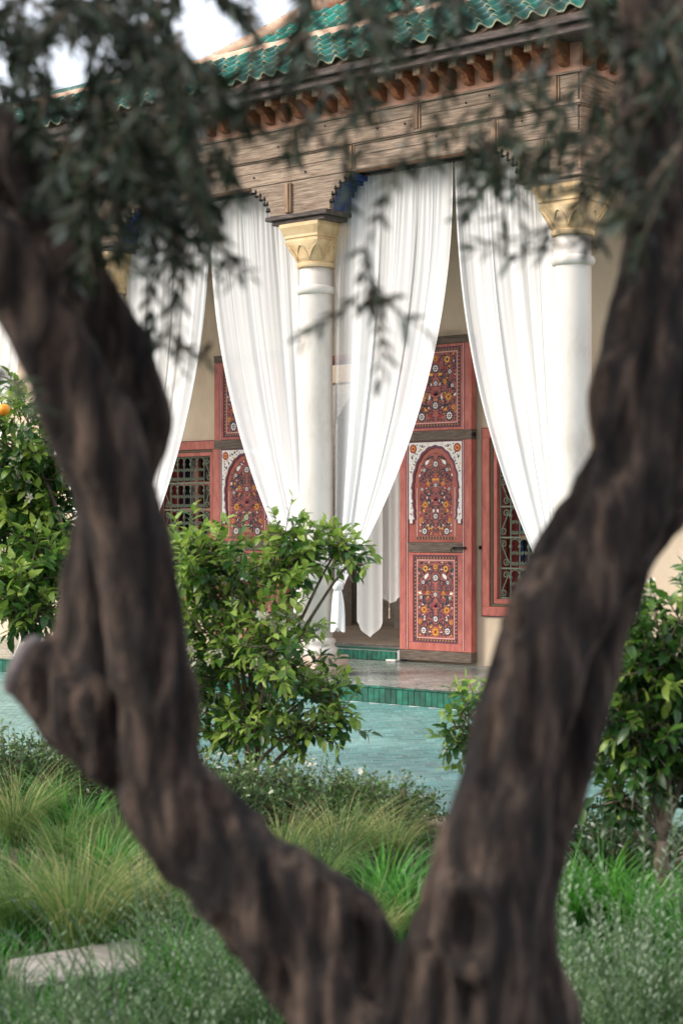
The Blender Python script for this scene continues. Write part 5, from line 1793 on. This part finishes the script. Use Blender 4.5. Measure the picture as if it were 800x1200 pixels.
for i in range(nv):
    p = co[i]
    q = (p[0] * 14, p[1] * 14, p[2] * 5)
    dis[i] = 0.011 * noise.noise(q) + 0.008 * noise.noise((q[0] * 2.3, q[1] * 2.3, q[2] * 2.6)) - 0.06 * max(0, noise.noise((p[0] * 24 + 3, p[1] * 24, p[2] * 3.2)) - 0.12)
vx = (co - np.array(CAM)) @ np.array(RT)
vd = (co - np.array(CAM)) @ np.array(FW)
PXs = CX + vx / vd * FPX
PYs = HY - (co[:, 2] - CAM.z) / vd * FPX
front = (no @ np.array(FW)) < 0.1
def dent(px, py, rx, ry, dep):
    global dis
    q = ((PXs - px) / rx) ** 2 + ((PYs - py) / ry) ** 2
    dis = dis - np.where(front, dep * np.exp(-q * 1.6), 0) + np.where(front, dep * 0.3 * np.exp(-((np.sqrt(q) - 1.25) / 0.3) ** 2), 0)
dent(548, 1092, 26, 42, 0.045)
dent(497, 1107, 8, 9, 0.02)
dent(603, 725, 14, 22, 0.03)
dent(548, 1175, 18, 40, 0.02)
dent(165, 440, 16, 30, 0.012)
co = co + no * dis[:, None]
me.vertices.foreach_set('co', co.reshape(-1))
me.polygons.foreach_set('use_smooth', [True] * len(me.polygons))
me.materials.clear()
me.materials.append(BARK)
me.update()
put('trunk', me, olive)
# sawn face of the old stub
sc_ = at(28, 780, OD + .145)
ax = (at(28, 780, OD + .145) - at(95, 812, OD + .12)).normalized()
fm = ax.to_track_quat('Z', 'X').to_matrix().to_4x4()
MB().lathe([(0.05, -0.02), (0.052, 0.004), (0.03, 0.008), (0.004, 0.006)], (0, 0, 0), 18).build('sawn_face', CUTWOOD, olive, smooth=True).matrix_basis = Matrix.Translation(sc_) @ fm

# twigs and leaves
ol = Foliage(leaf_template(0.04, 0.0105, 0.25, 0.12), L_OLIVE)
otw = MB()
ro = random.Random(77)
def olive_twig(path, n, r0=0.004, lsc=1.0, tint=0.35, clip=None):
    m = len(path) - 1
    n = int(n * 1.25) + 1
    otw.tube(path, [r0 * (1 - 0.75 * i / m) for i in range(m + 1)], 4, cap=False)
    a0 = ro.uniform(0, 3.14)
    for k in range(n):
        t = 0.08 + 0.92 * k / max(1, n - 1)
        f = min(m - 0.001, t * m)
        i = int(f)
        q = path[i].lerp(path[i + 1], f - i)
        ax = (path[i + 1] - path[i]).normalized()
        a0 += math.pi / 2 + ro.uniform(-0.35, 0.35)
        s = ax.cross(Vector((0.2, 0.1, 1)))
        s = s.normalized() if s.length > 1e-4 else Vector((1, 0, 0))
        u = s.cross(ax)
        for sg in (1, -1):
            out = (s * math.cos(a0) + u * math.sin(a0)) * sg
            d = (out * ro.uniform(0.5, 1.0) + ax * ro.uniform(0.5, 0.9) + Vector((0, 0, -0.15))).normalized()
            if clip and not clip(q + d * 0.03):
                continue
            tn = tint + ro.gauss(0, 0.16) + (0.5 if ro.random() < 0.16 else 0)
            ol.add(q, d, rdir(ro, 0.4), lsc * ro.uniform(0.65, 1.2), tn)
def sprig(pts, d, n, **kw):
    P_ = [at(px, py, d + ro.uniform(-0.03, 0.03)) for px, py in pts]
    path = []
    if len(P_) == 2:
        P_ = [P_[0], P_[0].lerp(P_[1], 0.5) + 0.02 * rdir(ro), P_[1]]
    if len(P_) == 3:
        path = bez(P_[0], P_[1], P_[2], 8)
    else:
        for i in range(len(P_) - 1):
            for k in range(4):
                path.append(P_[i].lerp(P_[i + 1], k / 4))
        path.append(P_[-1])
    olive_twig(path, n, **kw)
# hand-placed hanging sprigs
sprig([(505, 60), (470, 190), (425, 300), (435, 345)], 2.7, 12)
sprig([(435, 330), (440, 350), (510, 395)], 2.7, 5)
sprig([(430, 340), (455, 390), (445, 440)], 2.7, 5)
sprig([(420, 345), (390, 375), (355, 395)], 2.72, 5)
sprig([(230, 150), (235, 250), (180, 330)], 2.8, 13)
sprig([(250, 180), (230, 280), (195, 400)], 2.8, 15)
sprig([(210, 200), (200, 320), (215, 440)], 2.85, 14)
sprig([(240, 260), (260, 300), (290, 320)], 2.8, 5)
sprig([(165, 210), (190, 300), (175, 380)], 2.9, 13)
sprig([(205, 400), (225, 420), (238, 418)], 2.8, 4)
sprig([(290, -30), (300, 60), (290, 130), (260, 190)], 2.6, 14)
sprig([(370, -40), (360, 60), (330, 130), (345, 190)], 2.7, 13)
sprig([(440, -40), (450, 40), (420, 110), (430, 170)], 2.6, 13)
sprig([(530, -40), (540, 40), (520, 110), (490, 190)], 2.7, 12)
sprig([(420, 100), (390, 190), (410, 240)], 2.75, 9)
sprig([(350, 120), (380, 170), (430, 190), (480, 185)], 2.6, 8)
sprig([(730, 100), (680, 160), (620, 190), (590, 250)], 2.75, 14)
sprig([(740, 180), (690, 230), (640, 270), (560, 290)], 2.75, 15)
sprig([(735, 230), (700, 280), (650, 290), (600, 300)], 2.8, 12)
sprig([(740, 120), (700, 180), (680, 220), (690, 300)], 2.8, 12)
sprig([(640, -40), (650, 40), (630, 100), (640, 150)], 2.65, 12)
sprig([(700, -40), (690, 60), (700, 150)], 2.7, 12)
sprig([(800, -20), (790, 80), (750, 150), (730, 220)], 2.6, 13)
sprig([(820, 60), (795, 180), (760, 260), (740, 320)], 2.6, 13)
sprig([(-20, 430), (20, 440), (40, 470)], 2.5, 5)
sprig([(-30, 100), (40, 160), (60, 280)], 3.0, 9)
# dense mass at the top left
for _ in range(72):
    x, y = ro.uniform(-40, 255), ro.uniform(-60, 170)
    if x > 150 and y > 150 and ro.random() < 0.3:
        continue
    if 262 < x < 330 and y < 60:
        continue
    d = ro.uniform(2.3, 3.4)
    a = ro.uniform(0.2, 2.6)
    L_ = ro.uniform(60, 120)
    sprig([(x, y), (x + 0.5 * L_ * math.cos(a), y + 0.4 * L_), (x + L_ * math.cos(a), y + L_ * abs(math.sin(a)) * 0.9)], d, ro.randint(8, 13), tint=0.25)
for _ in range(26):
    x, y = ro.uniform(120, 250), ro.uniform(120, 240)
    a = ro.uniform(0.4, 2.7)
    L_ = ro.uniform(60, 110)
    sprig([(x, y), (x + 0.5 * L_ * math.cos(a), y + 0.5 * L_), (x + L_ * math.cos(a) * 0.7, y + L_)], ro.uniform(2.5, 3.2), ro.randint(7, 11))
# scattered sprigs across the top and the right
for _ in range(22):
    x, y = ro.uniform(320, 560), ro.uniform(-90, 10)
    if x < 400 and y > -30:
        continue
    a = ro.uniform(0.3, 2.8)
    L_ = ro.uniform(50, 100)
    sprig([(x, y), (x + 0.4 * L_ * math.cos(a), y + 0.5 * L_), (x + L_ * math.cos(a) * 0.8, y + L_)], ro.uniform(2.4, 3.2), ro.randint(6, 10))
for _ in range(26):
    x, y = ro.uniform(670, 840), ro.uniform(-60, 180)
    a = ro.uniform(0.3, 2.8)
    L_ = ro.uniform(60, 110)
    sprig([(x, y), (x + 0.5 * L_ * math.cos(a), y + 0.5 * L_), (x + L_ * math.cos(a) * 0.8, y + L_ * 0.9)], ro.uniform(2.4, 3.3), ro.randint(7, 12))
for (x0_, x1_, y0_, y1_, n_, tn_) in ((85, 190, 130, 250, 18, 0.32), (545, 690, 50, 220, 15, 0.5), (0, 250, -40, 120, 14, 0.3), (300, 520, -20, 110, 8, 0.35)):
    for _ in range(n_):
        x, y = ro.uniform(x0_, x1_), ro.uniform(y0_, y1_)
        if 262 < x < 330 and y < 60:
            continue
        a = ro.uniform(0.3, 2.8)
        L_ = ro.uniform(60, 105)
        sprig([(x, y), (x + 0.5 * L_ * math.cos(a), y + 0.4 * L_), (x + L_ * math.cos(a) * 0.8, y + L_ * 0.8)], ro.uniform(2.5, 3.2), ro.randint(6, 9), tint=tn_)
# the rest of the crown, above and beside the picture
def unseen(p):
    q = proj(p)
    if q is None:
        return True
    return q[1] < -45 or q[0] < -60 or q[0] > 860
tc = at(450, 0, 2.9)
made = 0
while made < 380:
    v = Vector((ro.uniform(-1, 1), ro.uniform(-1, 1), ro.uniform(-0.35, 1)))
    if v.length > 1:
        continue
    p = Vector((tc.x, tc.y, 3.0)) + Vector((v.x * 2.0, v.y * 2.0, v.z * 1.3))
    if not unseen(p) or (p - CAM).length < 0.9:
        continue
    d = Vector((v.x, v.y, -0.4 + v.z * 0.5)).normalized()
    path = bez(p, p + d * 0.14 + 0.05 * rdir(ro), p + d * 0.26 + Vector((0, 0, -0.08)), 6)
    if not all(unseen(q) for q in path):
        continue
    olive_twig(path, 12, lsc=1.25, clip=unseen)
    made += 1
tag(otw.build('twigs', TWIG, olive), kind='stuff')
ol.emit(olive, 300)
